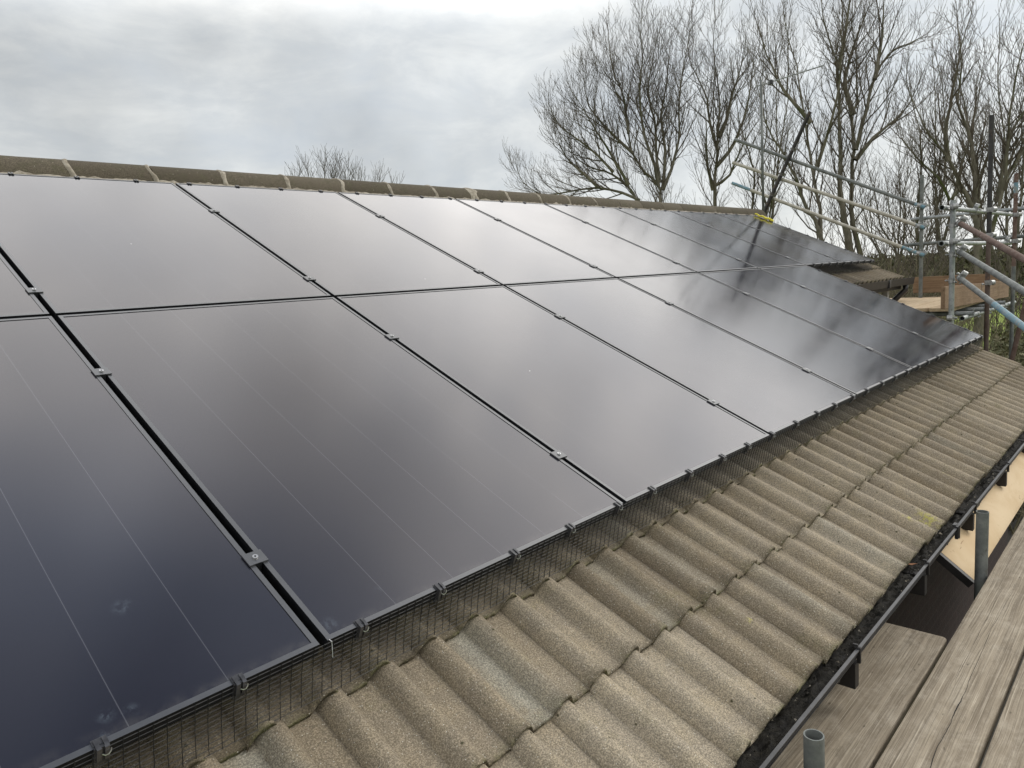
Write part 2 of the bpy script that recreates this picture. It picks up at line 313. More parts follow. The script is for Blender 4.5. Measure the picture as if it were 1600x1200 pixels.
def mat_glass():
    a = Mat('black_panel_glass'); o = a.obj(); P = a.pos(); r = a.rnd()
    sp = a.n('ShaderNodeSeparateXYZ'); a.l(o, sp.inputs[0])
    cell = a.m_('FRACT', a.m_('DIVIDE', a.m_('SUBTRACT', sp.outputs[0], 0.012), 0.185))
    line = a.m_('LESS_THAN', a.m_('ABSOLUTE', a.m_('SUBTRACT', cell, 0.5)), 0.5)
    d = a.m_('MINIMUM', cell, a.m_('SUBTRACT', 1.0, cell))
    line = a.ss(d, 0.0075, 0.003)
    inside = a.m_('MULTIPLY', a.m_('GREATER_THAN', sp.outputs[0], 0.1), a.m_('LESS_THAN', sp.outputs[0], 1.03))
    line = a.m_('MULTIPLY', line, inside)
    base = a.ramp(a.noise(P, 0.8, 3), [(0.3, (0.0055, 0.0075, 0.016)), (0.7, (0.009, 0.008, 0.013))])
    col = a.mix(a.m_('MULTIPLY', line, 0.55), base, (0.085, 0.088, 0.10))
    # hand marks, bird marks and specks on the glass
    sm = a.spots(P, [(-0.416, 0.0504, 0.0235, .022), (-0.376, 0.0413, 0.0193, .020), (-0.43, 0.016, 0.008, .018), (0.198, 0.0686, 0.032, .014), (0.039, 0.0347, 0.0162, .03), (3.147, 0.0247, 0.0115, .045), (3.09, 0.02, 0.0095, .03), (3.22, 0.05, 0.023, .025), (-0.30, 0.27, 0.126, .03), (5.9, 0.55, 0.257, .05)], .02)
    sm = a.m_('MULTIPLY', sm, a.ss(a.noise(P, 70, 4, 0.7), 0.42, 0.62))
    col = a.mix(a.m_('MULTIPLY', sm, 0.10), col, (0.30, 0.38, 0.45))
    v = a.n('ShaderNodeTexVoronoi'); a.l(P, v.inputs['Vector']); v.inputs['Scale'].default_value = 7.5
    sep2 = a.n('ShaderNodeSeparateXYZ'); a.l(v.outputs['Color'], sep2.inputs[0])
    sz = a.m_('MULTIPLY', a.m_('GREATER_THAN', sep2.outputs[0], 0.72), a.m_('MULTIPLY', sep2.outputs[1], 0.034))
    speck = a.m_('LESS_THAN', v.outputs['Distance'], sz)
    col = a.mix(a.m_('MULTIPLY', speck, 0.8), col, (0.5, 0.5, 0.48))
    a.inp('Base Color', col)
    grime = a.m_('MULTIPLY', a.ss(sp.outputs[1], 0.045, 0.012), a.ss(a.noise(P, 12, 4, .7), .4, .65))
    col = a.mix(a.m_('MULTIPLY', grime, 0.12), col, (0.2, 0.19, 0.17)); a.inp('Base Color', col)
    film = a.noise(P, 2.2, 5, 0.6)
    a.inp('Roughness', a.ss(film, 0.3, 0.7, 0.10, 0.14)); a.inp('IOR', 1.92); a.inp('Specular IOR Level', 0.5)
    a.inp('Specular Tint', (1.0, 0.955, 0.955, 1))
    a.bump(a.noise(P, 1.1, 2, 0.5), 0.02, 0.05)
    return a.m
MATS['glass'] = mat_glass()
def mat_grass():
    a = Mat('meadow_grass'); o = a.obj()
    col = a.mix(a.ss(a.noise(o, 0.12, 5, 0.6), 0.4, 0.6), (0.15, 0.205, 0.04), (0.20, 0.26, 0.055))
    col = a.mix(a.ss(a.noise(o, 3, 5, 0.7), 0.5, 0.7), col, (0.09, 0.11, 0.03))
    a.inp('Base Color', col); a.inp('Roughness', 0.95); a.inp('Specular IOR Level', 0.1); a.bump(a.noise(o, 12), 0.5, 0.05); return a.m
MATS['grass'] = mat_grass()

# ------------------------------------------------------------------ mesh kit
class MB:
    def __init__(s): s.v = []; s.f = []; s.mi = []; s.at = {}
    def add(s, vs, fs, mi=0):
        b = len(s.v); s.v += [tuple(q) for q in vs]; s.f += [tuple(b + i for i in f) for f in fs]; s.mi += [mi] * len(fs)
    def box(s, lo, hi, mi=0, mat=None):
        x0, y0, z0 = lo; x1, y1, z1 = hi
        vs = [Vector(q) for q in ((x0, y0, z0), (x1, y0, z0), (x1, y1, z0), (x0, y1, z0), (x0, y0, z1), (x1, y0, z1), (x1, y1, z1), (x0, y1, z1))]
        if mat: vs = [mat @ q for q in vs]
        s.add(vs, [(3, 2, 1, 0), (4, 5, 6, 7), (0, 1, 5, 4), (1, 2, 6, 5), (2, 3, 7, 6), (3, 0, 4, 7)], mi)
    def tube(s, pts, rad, n=12, mi=0, hollow=None, caps=True):
        pts = [Vector(p) for p in pts]
        if not hasattr(rad, '__len__'): rad = [rad] * len(pts)
        rings = []
        ref = None
        for i, p in enumerate(pts):
            d = (pts[min(i + 1, len(pts) - 1)] - pts[max(i - 1, 0)])
            if d.length < 1e-9: d = Vector((0, 0, 1))
            d.normalize()
            if ref is None: ref = Vector((0, 0, 1)) if abs(d.z) < 0.9 else Vector((1, 0, 0))
            u = d.cross(ref); u.normalize(); v = d.cross(u); ref = -v if False else ref
            rings.append([p + (u * math.cos(2 * math.pi * k / n) + v * math.sin(2 * math.pi * k / n)) * rad[i] for k in range(n)])
        b = len(s.v)
        for r_ in rings: s.v += [tuple(q) for q in r_]
        mis = mi if isinstance(mi, list) else [mi] * (len(pts) - 1)
        for i in range(len(pts) - 1):
            for k in range(n):
                a0 = b + i * n + k; a1 = b + i * n + (k + 1) % n
                s.f.append((a0, a0 + n, a1 + n, a1)); s.mi.append(mis[i])
        if hollow:
            for end in (0, -1):
                base = b + (0 if end == 0 else (len(pts) - 1) * n)
                p = pts[end]; q = pts[1] if end == 0 else pts[-2]
                inn = (q - p).normalized() * 0.12
                rr = rings[end]; b2 = len(s.v)
                s.v += [tuple(p + (x - p) * hollow) for x in rr]; s.v += [tuple(p + (x - p) * hollow + inn) for x in rr]
                for k in range(n):
                    k2 = (k + 1) % n
                    s.f.append((base + k, base + k2, b2 + k2, b2 + k)); s.mi.append(mis[0 if end == 0 else -1])
                    s.f.append((b2 + k, b2 + k2, b2 + n + k2, b2 + n + k)); s.mi.append(mis[0 if end == 0 else -1])
                s.f.append(tuple(b2 + n + k for k in range(n))); s.mi.append(mis[0 if end == 0 else -1])
        elif caps:
            s.f.append(tuple(b + k for k in range(n))); s.mi.append(mis[0])
            s.f.append(tuple(b + (len(pts) - 1) * n + k for k in range(n))); s.mi.append(mis[-1])
    def prism(s, prof, x0, x1, mi=0):
        """closed profile of (y, z) swept from x0 to x1"""
        n = len(prof)
        s.add([(x0, y, z) for y, z in prof] + [(x1, y, z) for y, z in prof],
              [(k, (k + 1) % n, n + (k + 1) % n, n + k) for k in range(n)] + [tuple(range(n)), tuple(range(2 * n - 1, n - 1, -1))], mi)
    def build(s, name, mats, parent=None, smooth=False, loc=None):
        me = bpy.data.meshes.new(name)
        me.from_pydata(s.v, [], s.f)
        if not isinstance(mats, (list, tuple)): mats = [mats]
        for q in mats: me.materials.append(MATS[q] if isinstance(q, str) else q)
        if len(mats) > 1: me.polygons.foreach_set('material_index', s.mi)
        if smooth: me.polygons.foreach_set('use_smooth', [True] * len(me.polygons))
        for k, vals in s.at.items():
            at = me.attributes.new(k, 'FLOAT', 'POINT'); at.data.foreach_set('value', vals)
        me.update()
        bm = bmesh.new(); bm.from_mesh(me); bmesh.ops.recalc_face_normals(bm, faces=bm.faces) if len(me.polygons) < 30000 else None
        if len(me.polygons) < 30000: bm.to_mesh(me)
        bm.free()
        o = bpy.data.objects.new(name, me); C.objects.link(o)
        if parent: o.parent = parent
        if loc: o.location = loc
        return o
def tag(o, label=None, cat=None, group=None, kind=None):
    if label: o['label'] = label
    if cat: o['category'] = cat
    if group: o['group'] = group
    if kind: o['kind'] = kind
    return o
def empty(name, label, cat, loc=(0, 0, 0), rot=(0, 0, 0), group=None):
    o = bpy.data.objects.new(name, None); C.objects.link(o); o.location = loc; o.rotation_euler = rot; o.empty_display_size = 0.1
    return tag(o, label, cat, group)
def link_copy(o, parent=None, name=None):
    c = o.copy(); C.objects.link(c); c.parent = parent
    if name: c.name = name
    return c
def bevel(o, w_, seg=1):
    m = o.modifiers.new('bevel', 'BEVEL'); m.width = w_; m.segments = seg; m.limit_method = 'ANGLE'; m.angle_limit = R(40)
def smooth_angle(o, ang=40):
    me = o.data
    me.polygons.foreach_set('use_smooth', [True] * len(me.polygons))
    try: me.set_sharp_from_angle(angle=R(ang))
    except Exception: pass

TH = R(25)
VV = Vector((0, math.cos(TH), math.sin(TH))); NN = Vector((0, -math.sin(TH), math.cos(TH)))
def RF(u, v, d=0.0):
    return Vector((u, 0, 0)) + VV * v + NN * d

# ================================================================== SETTING
g = MB(); g.add([(-300, -400, -2.95), (900, -400, -2.95), (900, 600, -2.95), (-300, 600, -2.95)], [(0, 1, 2, 3)])
o = g.build('ground', 'grass'); tag(o, kind='structure')

g = MB(); g.add([(-20, -9, -2.94), (14, -9, -2.94), (14, 7.5, -2.94), (-20, 7.5, -2.94)], [(0, 1, 2, 3)])
o = g.build('added_paving', 'paving'); tag(o, kind='structure')  # dark paving added below so the gaps between walkway boards look dark

# ================================================================== HOUSE
house = empty('house', 'brick house under a low pitched roof of weathered brown concrete tiles', 'house', (0, 0, 0))
PER = 0.15
def prof(t):
    t = t % 1.0
    H = 0.038
    def s_(x): return x * x * (3 - 2 * x)
    if t < 0.5: q = t / 0.205
    else: q = (1 - t) / 0.275
    if q >= 1.25: return -0.002
    a_ = max(0.0, 1 - q * q) ** 0.8 * H
    b_ = 0.012 * max(0.0, 1 - q / 1.25) ** 1.5
    return max(a_, b_ - 0.002)
def prof_r(t):
    t = t % 1.0
    # rounder roll: crest near 0
    return prof(t)
def tile_roof(name, u0, u1, edges, crest_d, parent, ustep=16, seed=3, dark=False):
    """edges: v of each course's lower edge, highest last; crest_d: height of the crest plane"""
    rnd = random.Random(seed)
    mb = MB(); tint = []; grey = []; edge = []
    pan = crest_d - 0.040
    for ci in range(len(edges) - 1):
        vb = edges[ci]; vt = edges[ci + 1] + 0.03
        off = 0.338 - PER - (0.02 if ci == 2 else 0.0)
        first = math.floor((u0 - off) / PER / 2) - 1
        k = first
        while off + 2 * PER * k < u1:
            a = off + 2 * PER * (k + (0.5 if ci % 2 else 0)) - 0.28 * PER
            b = a + 2 * PER
            a2 = max(a, u0); b2 = min(b, u1); k += 1
            if b2 - a2 < 0.01: continue
            dz = rnd.uniform(-0.0018, 0.0018); dv = rnd.uniform(-0.004, 0.004); sk = rnd.uniform(-0.0025, 0.0025)
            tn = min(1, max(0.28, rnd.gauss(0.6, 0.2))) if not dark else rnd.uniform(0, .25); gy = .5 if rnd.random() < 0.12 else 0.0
            gyf = seed == 3 and ci == 1 and (0.0 < a < .35 or -.35 < a < -.2)
            if gyf: gy = 1.0
            nu = max(2, int((b2 - a2) / PER * ustep)); rows = [0.0, 0.006, 0.03, 0.12, 0.26, 0.6, 1.0]
            base = len(mb.v)
            gcen = .42 if gyf else rnd.uniform(0.25, 0.75)
            for ri, rr in enumerate(rows):
                for j in range(nu + 1):
                    u = a2 + (b2 - a2) * j / nu
                    f = (u - a) / (b - a)
                    vtx = vb + dv + sk * (f - .5) * 2 + (vt - vb) * rr
                    h = prof_r((u - off) / PER) + dz
                    nz = mnoise.noise(Vector((u * 16, vtx * 16, ci * 3.1))) * 0.0016 + mnoise.noise(Vector((u * 60, vtx * 60, ci))) * 0.0007
                    lift = 0.018 * (1 - rr)
                    if ri == 0:
                        h -= 0.0035; vtx += mnoise.noise(Vector((u * 70, ci * 9, 1))) * 0.003
                    mb.v.append((u, vtx, pan + h + nz + lift - 0.018))
                    if j == 0 or j == nu: mb.v[-1] = (u, vtx, pan + h + nz + lift - 0.018 - .0035)
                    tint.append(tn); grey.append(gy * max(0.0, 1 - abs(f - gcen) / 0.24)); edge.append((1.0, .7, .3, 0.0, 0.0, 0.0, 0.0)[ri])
            n = nu + 1
            for ri in range(len(rows) - 1):
                for j in range(nu):
                    q = base + ri * n + j; mb.f.append((q, q + 1, q + n + 1, q + n)); mb.mi.append(0)
            # thick lower edge going down and back
            b3 = len(mb.v)
            for j in range(nu + 1):
                x, y, z = mb.v[base + j]
                jag = mnoise.noise(Vector((x * 55, ci * 5, 7))) * 0.004
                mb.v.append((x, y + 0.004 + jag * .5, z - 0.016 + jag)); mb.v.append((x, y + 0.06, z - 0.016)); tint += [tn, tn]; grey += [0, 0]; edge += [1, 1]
            for j in range(nu):
                mb.f.append((base + j + 1, base + j, b3 + 2 * j, b3 + 2 * j + 2)); mb.mi.append(0)
                mb.f.append((b3 + 2 * j + 2, b3 + 2 * j, b3 + 2 * j + 1, b3 + 2 * j + 3)); mb.mi.append(0)
            # side walls
            for side in (0, nu):
                ids = [base + ri * n + side for ri in range(len(rows))]
                b4 = len(mb.v)
                for q in ids:
                    x, y, z = mb.v[q]; mb.v.append((x, y, z - 0.013)); tint.append(tn); grey.append(0); edge.append(0.4)
                for j in range(len(ids) - 1):
                    mb.f.append((ids[j], ids[j + 1], b4 + j + 1, b4 + j)); mb.mi.append(0)
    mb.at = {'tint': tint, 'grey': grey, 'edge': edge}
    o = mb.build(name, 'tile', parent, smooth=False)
    smooth_angle(o, 45)
    o.rotation_euler = (TH, 0, 0)
    return o
CREST = -0.125
E0 = [-0.718, -0.360, -0.038, 0.307, 0.652, 0.997, 1.342]
ends = [-0.718, -0.362, -0.036, 0.309, 0.654, 0.999, 1.344, 1.689]
tile_roof('roof_tiles', -1.6, 7.09, ends[:4] + [0.45], CREST, house, 16, 3)
tile_roof('roof_tiles', -1.6, 7.09, [0.45, 0.9, 1.35, 1.8], CREST - .004, house, 8, 5)
up = [1.48, 1.80, 2.14, 2.48, 2.82, 3.16, 3.50, 3.70]
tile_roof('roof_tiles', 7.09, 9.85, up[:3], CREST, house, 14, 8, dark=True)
tile_roof('roof_tiles', -1.6, 9.85, up[2:], CREST - .004, house, 6, 9)
# roof deck under the tiles, far slope of the roof
mb = MB()
def deck(u0, u1, v0, v1, d0, d1):
    P = [RF(u, v, d) for d in (d0, d1) for (u, v) in ((u0, v0), (u1, v0), (u1, v1), (u0, v1))]
    mb.add(P, [(3, 2, 1, 0), (4, 5, 6, 7), (0, 1, 5, 4), (1, 2, 6, 5), (2, 3, 7, 6), (3, 0, 4, 7)])
deck(-1.6, 7.06, -0.62, 1.79, -0.26, -0.195); deck(-1.6, 9.8, 1.80, 3.74, -0.26, -0.195); deck(7.062, 9.8, 1.58, 1.798, -0.26, -0.195)
mb.build('roof_deck', 'fascia', house)
mb = MB(); prof_b = []
for i in range(0, 76):
    pass
APY, APZ = 3.42, 1.43
mb.add([(-1.6, APY, APZ), (9.85, APY, APZ), (9.85, APY + 3.8, APZ - 1.77), (-1.6, APY + 3.8, APZ - 1.77), (-1.6, APY, APZ - .1), (9.85, APY, APZ - .1), (9.85, APY + 3.8, APZ - 1.87), (-1.6, APY + 3.8, APZ - 1.87)],
       [(0, 1, 2, 3), (7, 6, 5, 4), (0, 4, 5, 1), (1, 5, 6, 2), (2, 6, 7, 3), (3, 7, 4, 0)])
mb.at = {'tint': [0.5] * 8, 'grey': [0.0] * 8}
mb.build('far_slope', 'tile', house)
# walls
mb = MB()
mb.box((-1.6, -0.22, -2.95), (6.98, -0.02, -0.60))
mb.box((6.78, -0.018, -2.95), (6.98, 1.9, -0.30))
mb.box((6.982, 1.78, -2.95), (9.72, 1.98, 0.42))
mb.box((9.52, 1.982, -2.95), (9.72, 6.6, 0.35))
mb.build('brick_wall', 'brick', house)
# verge (gable) undercloak boards
for nm, u0, v0, v1 in (('verge_board', 7.0, -0.66, 1.79), ('verge_board', 9.76, 1.54, 3.72)):
    mb = MB(); P = [RF(u, v, d) for d in (-0.32, -0.175) for (u, v) in ((u0, v0), (u0 + .03, v0), (u0 + .03, v1), (u0, v1))]
    mb.add(P, [(3, 2, 1, 0), (4, 5, 6, 7), (0, 1, 5, 4), (1, 2, 6, 5), (2, 3, 7, 6), (3, 0, 4, 7)])
    mb.build(nm, 'fascia', house)
# fascia and soffit of the near eaves
mb = MB(); mb.box((-1.6, -0.53, -0.62), (7.0, -0.505, -0.455)); mb.build('fascia', 'fascia', house)
mb = MB(); mb.box((-1.6, -0.504, -0.62), (7.0, -0.221, -0.605)); mb.build('soffit', 'fascia', house)
# square section gutter with its brackets
GY, GZ = -0.642, -0.440
gut = MB()
pr = [(-0.532, -0.462), (-0.535, -0.462), (-0.537, -0.530), (-0.606, -0.531), (GY + .010, -0.484), (GY, GZ - .006), (GY - .006, GZ - .004), (GY - .006, GZ), (GY + .004, GZ + .001), (GY + .006, GZ - .008), (GY + .015, -0.482), (-0.604, -0.526), (-0.541, -0.525), (-0.539, -0.462)]
gut.prism(pr[1:], -1.6, 2.742); gut.prism(pr[1:], 2.752, 7.12)
gutter = gut.build('gutter', 'blackplastic', house)
# moulded lines along the outer face
mb = MB()
for zz_, oy in ((-0.457, .0022), (-0.468, .0045)):
    mb.box((-1.6, GY + oy - .003, zz_ - .001), (7.12, GY + oy + .002, zz_ + .001))
mb.build('moulding', 'blackplastic', gutter)
bk = MB()
bk.box((-.005, GY - .008, -0.487), (.005, GY + .003, GZ + .003)); bk.box((-.005, GY - .009, GZ + .0032), (.005, GY + .010, GZ + .0055))
bk.box((-.017, GY + .003, -0.570), (.017, -0.56, -0.4875))
bk.box((-.004, GY + .0, GZ + .007), (.004, GY + .016, GZ + .013))
br0 = bk.build('gutter_bracket', 'fascia', gutter, loc=(1.44, 0, 0)); bevel(br0, .002)
for x in (0.62, 2.25, 3.12, 3.98, 4.85, 5.7, 6.5):
    c = link_copy(br0, gutter); c.location = (x, 0, 0)
mb = MB(); mb.box((2.725, GY - .0095, -0.49), (2.767, GY + .003, GZ + .003)); mb.box((2.725, GY - .0095, GZ + .0035), (2.767, GY + .010, GZ + .006)); mb.box((2.738, GY - .013, -0.49), (2.750, GY - .010, GZ + .010)); mb.box((2.728, GY + .0, GZ + .0065), (2.764, GY + .013, GZ + .012))
mb.build('gutter_joint', 'blackplastic', gutter)
# gutter debris: lumpy moss lying in the trough
mb = MB(); nu = 1100; nv = 9
for i in range(nu + 1):
    u = -1.2 + 8.3 * i / nu
    for j in range(nv + 1):
        y = -0.540 - 0.077 * j / nv
        p = Vector((u * 13, y * 40, 0)); z = -0.492 + 0.020 * mnoise.noise(p) + 0.012 * mnoise.noise(p * 3.1) + 0.006 * mnoise.noise(p * 8)
        if j == nv: z -= 0.012
        mb.v.append((u, y, z))
for i in range(nu):
    for j in range(nv):
        q = i * (nv + 1) + j; mb.f.append((q, q + 1, q + nv + 2, q + nv + 1)); mb.mi.append(0)
moss = mb.build('gutter_debris', 'moss', None, smooth=True); tag(moss, 'black wet moss and grit lying along the gutter trough', 'moss', kind='stuff')
mb = MB(); rr = random.Random(5)
for i in range(900):
    x = rr.uniform(0.0, 7.0); y = rr.uniform(-0.615, -0.55); s_ = rr.uniform(.002, .006) * (1.6 if rr.random() < .1 else 1)
    c = Vector((x, y, -0.484 + rr.uniform(-.006, .012))); a1 = rr.uniform(0, 6.28)
    pts = [c + Vector((math.cos(a1 + k * 2.1) * s_ * rr.uniform(.6, 1.3), math.sin(a1 + k * 2.1) * s_ * rr.uniform(.6, 1.3), rr.uniform(-.3, .5) * s_)) for k in range(3)] + [c + Vector((0, 0, s_))]
    mb.add(pts, [(0, 1, 2), (0, 1, 3), (1, 2, 3), (2, 0, 3)], 0 if rr.random() < .88 else 1)
grit = mb.build('gutter_grit', ['moss', 'mortar'], None); tag(grit, 'loose grit and pale crumbs scattered on the moss in the gutter', 'grit', kind='stuff')
# orange dead leaf
mb = MB(); L_ = [(0, 0, 0), (.012, .009, .004), (.028, .011, .003), (.048, .002, .009), (.028, -.008, .004), (.012, -.007, .002), (.024, .001, -.002)]
mb.add(L_, [(0, 1, 6), (1, 2, 6), (2, 3, 6), (3, 4, 6), (4, 5, 6), (5, 0, 6)])
lf = mb.build('dead_leaf', 'leaf', None, loc=(2.30, -0.598, -0.468)); lf.rotation_euler = (0.1, .15, 2.3); tag(lf, 'small curled orange dead leaf lying on the moss in the gutter', 'leaf')
# ridge tiles with mortar joints
def ridge_piece(x0, x1):
    mb = MB(); n = 14; r0 = 0.128
    cy, cz = 3.42, 1.487
    xs = [x0 + .003, x0 + .02, (x0 + x1) / 2, x1 - .02, x1 - .003]
    for i, x in enumerate(xs):
        rr_ = r0 * (1 - (.012 if i in (0, 4) else 0)) 
        for k in range(n + 1):
            a_ = math.pi * k / n
            jig = mnoise.noise(Vector((x * 9, a_ * 2, 3))) * .002
            mb.v.append((x, cy - math.cos(a_) * (rr_ + jig) * 1.02, cz + math.sin(a_) * (rr_ + jig)))
        for k in range(n + 1):
            a_ = math.pi * k / n
            mb.v.append((x, cy - math.cos(a_) * (rr_ - .016) * 1.02, cz + math.sin(a_) * (rr_ - .016)))
    W = 2 * (n + 1)
    for i in range(len(xs) - 1):
        for k in range(n):
            q = i * W + k; mb.f.append((q, q + W, q + W + 1, q + 1)); mb.mi.append(0)
            q = i * W + n + 1 + k; mb.f.append((q, q + 1, q + W + 1, q + W)); mb.mi.append(0)
        for k in (0, n):
            q = i * W + k; mb.f.append((q, q + n + 1, q + n + 1 + W, q + W)); mb.mi.append(0)
    for i in (0, len(xs) - 1):
        for k in range(n):
            q = i * W + k; mb.f.append((q, q + 1, q + n + 2, q + n + 1)); mb.mi.append(0)
    o = mb.build('ridge_tile', 'ridge', house); smooth_angle(o, 50)
    return o
def mortar_joint(x, parent, wd):
    mb = MB(); n = 16; cy, cz = 3.42, 1.487; m = 5
    for j in range(m + 1):
        for k in range(n + 1):
            a_ = math.pi * k / n
            ww = wd * (1 + .5 * mnoise.noise(Vector((x * 3, a_ * 2.2, 5))))
            xx = x + (j / m - .5) * ww + .025 * mnoise.noise(Vector((x * 5, a_ * 1.6, 2)))
            r_ = 0.1285 + .006 * math.sin(math.pi * j / m) + .002 * mnoise.noise(Vector((xx * 60, a_ * 9, 2)))
            mb.v.append((xx, cy - math.cos(a_) * r_ * 1.02, cz + math.sin(a_) * r_))
    for j in range(m):
        for k in range(n):
            q = j * (n + 1) + k; mb.f.append((q, q + n + 1, q + n + 2, q + 1)); mb.mi.append(0)
    mb.build('mortar_joint', 'mortar', parent, smooth=True)
js = [0.64 + .4535 * k for k in range(-5, 21)] + [9.87]
for i in range(len(js) - 1):
    rt_ = ridge_piece(js[i], js[i + 1])
    if i + 1 <= 16: mortar_joint(js[i + 1], rt_, (0.030 if i != 11 else 0.10) * (0.75 if i > 14 else 1))
# bedding mortar along the foot of the ridge tiles, ragged lower edge
mb = MB(); nu = 900
for i in range(nu + 1):
    x = -1.6 + (js[-1] + 1.6) * i / nu
    rag = 0.013 * mnoise.noise(Vector((x * 9, 1, 1))) + .010 * mnoise.noise(Vector((x * 27, 4, 1)))
    y1 = 3.2855; z1 = 1.5 + rag + .012
    mb.v += [(x, y1 + .012, z1), (x, y1 - .002 + .003 * mnoise.noise(Vector((x * 50, 0, 0))), z1 - .012), (x, y1 - .012, 1.452), (x, y1 - .045, 1.385)]
for i in range(nu):
    for j in range(3):
        q = i * 4 + j; mb.f.append((q, q + 4, q + 5, q + 1)); mb.mi.append(0)
mb.build('bedding_mortar', 'mortar', house, smooth=True)
# upper gutter and fascia beyond the step
mb = MB(); gy, gz = 1.325, 0.485
pr2 = [(gy + .11, gz), (gy + .108, gz - .085), (gy + .012, gz - .085), (gy, gz - .01), (gy - .004, gz + .003), (gy + .008, gz + .003), (gy + .018, gz - .075), (gy + .10, gz - .075)]
mb.prism(pr2, 7.1, 10.0); og = mb.build('gutter', 'fascia', house)
mb = MB(); mb.box((8.86, gy - .008, gz - .092), (8.92, gy + .02, gz + .006)); mb.build('gutter_bracket', 'blackplastic', og)
mb = MB(); mb.box((7.1, gy + .112, gz - .14), (9.8, gy + .135, gz + .01)); mb.build('fascia', 'fascia', house)
mb = MB(); mb.box((7.1, gy + .136, gz - .14), (9.8, 1.779, gz - .125)); mb.build('soffit', 'fascia', house)
mb = MB(); mb.tube([(9.78, 1.38, .42), (9.78, 1.38, .33), (9.72, 1.50, .20), (9.70, 1.62, .12), (9.70, 1.66, .02), (9.70, 1.72, -2.9)], 0.036, 12); mb.build('downpipe', 'blackplastic', house, smooth=True)

# ================================================================== SOLAR PANELS
PW, PH, PT = 1.134, 1.742, 0.032
fb = MB(); lip = 0.0125
# frame: four mitred bars standing 1.6 mm proud of the glass
def fr(x0, y0, x1, y1): fb.box((x0, y0, -PT), (x1, y1, 0.0))
fr(0, 0, PW, lip); fr(0, PH - lip, PW, PH); fr(0, lip + .0002, lip, PH - lip - .0002); fr(PW - lip, lip + .0002, PW, PH - lip - .0002)
gb = MB(); gb.box((lip + .0008, lip + .0008, -0.008), (PW - lip - .0008, PH - lip - .0008, -0.0018))
sb = MB()
for (x0, y0, x1, y1) in ((lip, lip, PW - lip, lip + .0007), (lip, PH - lip - .0007, PW - lip, PH - lip), (lip, lip + .0008, lip + .0007, PH - lip - .0008), (PW - lip - .0007, lip + .0008, PW - lip, PH - lip - .0008)):
    sb.box((x0, y0, -.009), (x1, y1, -.0026))
fb.mi = [0 if k % 6 == 1 else 1 for k in range(len(fb.f))]  # top faces keep the frame metal, all others take the shaded copy
fb.build('frame_src', ['frame', 'frame_side_shade']); gb.build('glass_src', 'glass')
f_src = bpy.data.objects['frame_src']; g_src = bpy.data.objects['glass_src']
f_me, g_me = f_src.data, g_src.data
bpy.data.objects.remove(f_src); bpy.data.objects.remove(g_src)
f_me.name = 'frame'; g_me.name = 'glass'
# clamp: black plate bridging the gap with a bright socket bolt
cb_ = MB(); cb_.box((-.024, -.021, 0.0005), (.024, .021, .0045)); cb_.box((-.008, -.021, -.03), (.008, .021, 0.0004))
cl_me = cb_.build('tmp', 'frame').data
bb = MB(); bb.tube([(0, 0, .0046), (0, 0, .0085)], .0068, 14); bb.tube([(0, 0, .0086), (0, 0, .0092)], .0028, 6, mi=1)
bo_me = bb.build('tmp', ['bolt', 'wire']).data
for q in [x for x in bpy.data.objects if x.name.startswith('tmp')]: bpy.data.objects.remove(q)
ordn = ['nearest', 'second', 'third', 'fourth', 'fifth', 'sixth', 'seventh', 'eighth', 'last']
lab_low = ['lower row black solar panel at the bottom left corner with faint hand smudges',
           'large lower row black panel, second along from the near end, faint cell lines showing',
           'third panel of the lower row, mostly grey cloud reflection, above the wire mesh',
           'fourth panel of the lower row, pale grey reflection, between third and fifth',
           'fifth panel of the lower row, first to catch the dark tree reflections',
           'sixth panel of the lower row, streaked with tree reflections, one before the row end',
           'last panel of the lower row, its far corner beside the brown scaffold pole']
lab_up = ['upper row panel cut by the left edge, above the smudged bottom left one',
          'upper row panel under the far left ridge tiles, smooth pale reflection, second from near end',
          'upper row panel under the ridge, third from the near end, plain grey',
          'upper row panel under the ridge, fourth from the near end, plain grey',
          'upper row panel under the ridge, fifth from the near end, plain grey',
          'upper row panel under the ridge, sixth from the near end, first with soft dark streaks',
          'upper row panel under the ridge, seventh from near end, above the last lower one',
          'upper row panel crossed by the reflection of the leaning pole, one before the row end',
          'last upper row panel at the gable, mottled with dark branch reflections']
CL = {0: [(1, 0.305), (1, 1.30)], 1: [(1, .303), (1, 1.295), (2, .21), (2, 1.225)]}
def add_panel(i, row, label):
    u = 1.154 * i + .01; v = 0.0 if row == 0 else 1.762
    t = empty('solar_panel', label, 'solar panel', tuple(RF(u, v, 0)), (TH, 0, 0), 'black solar panels on the roof')
    f = bpy.data.objects.new('frame', f_me); C.objects.link(f); f.parent = t
    q = bpy.data.objects.new('glass', g_me); C.objects.link(q); q.parent = t
    last = (row == 0 and i == 5) or (row == 1 and i == 7)
    if not last:
        for cv in ((.304, 1.298) if row == 0 else (.205, 1.215)):
            c = bpy.data.objects.new('clamp', cl_me); C.objects.link(c); c.parent = t; c.location = (PW + .010, cv, 0)
            b = bpy.data.objects.new('bolt', bo_me); C.objects.link(b); b.parent = c
    return t
for n_, i in enumerate(range(-1, 6)): add_panel(i, 0, lab_low[n_])
for n_, i in enumerate(range(-1, 8)): add_panel(i, 1, lab_up[n_])
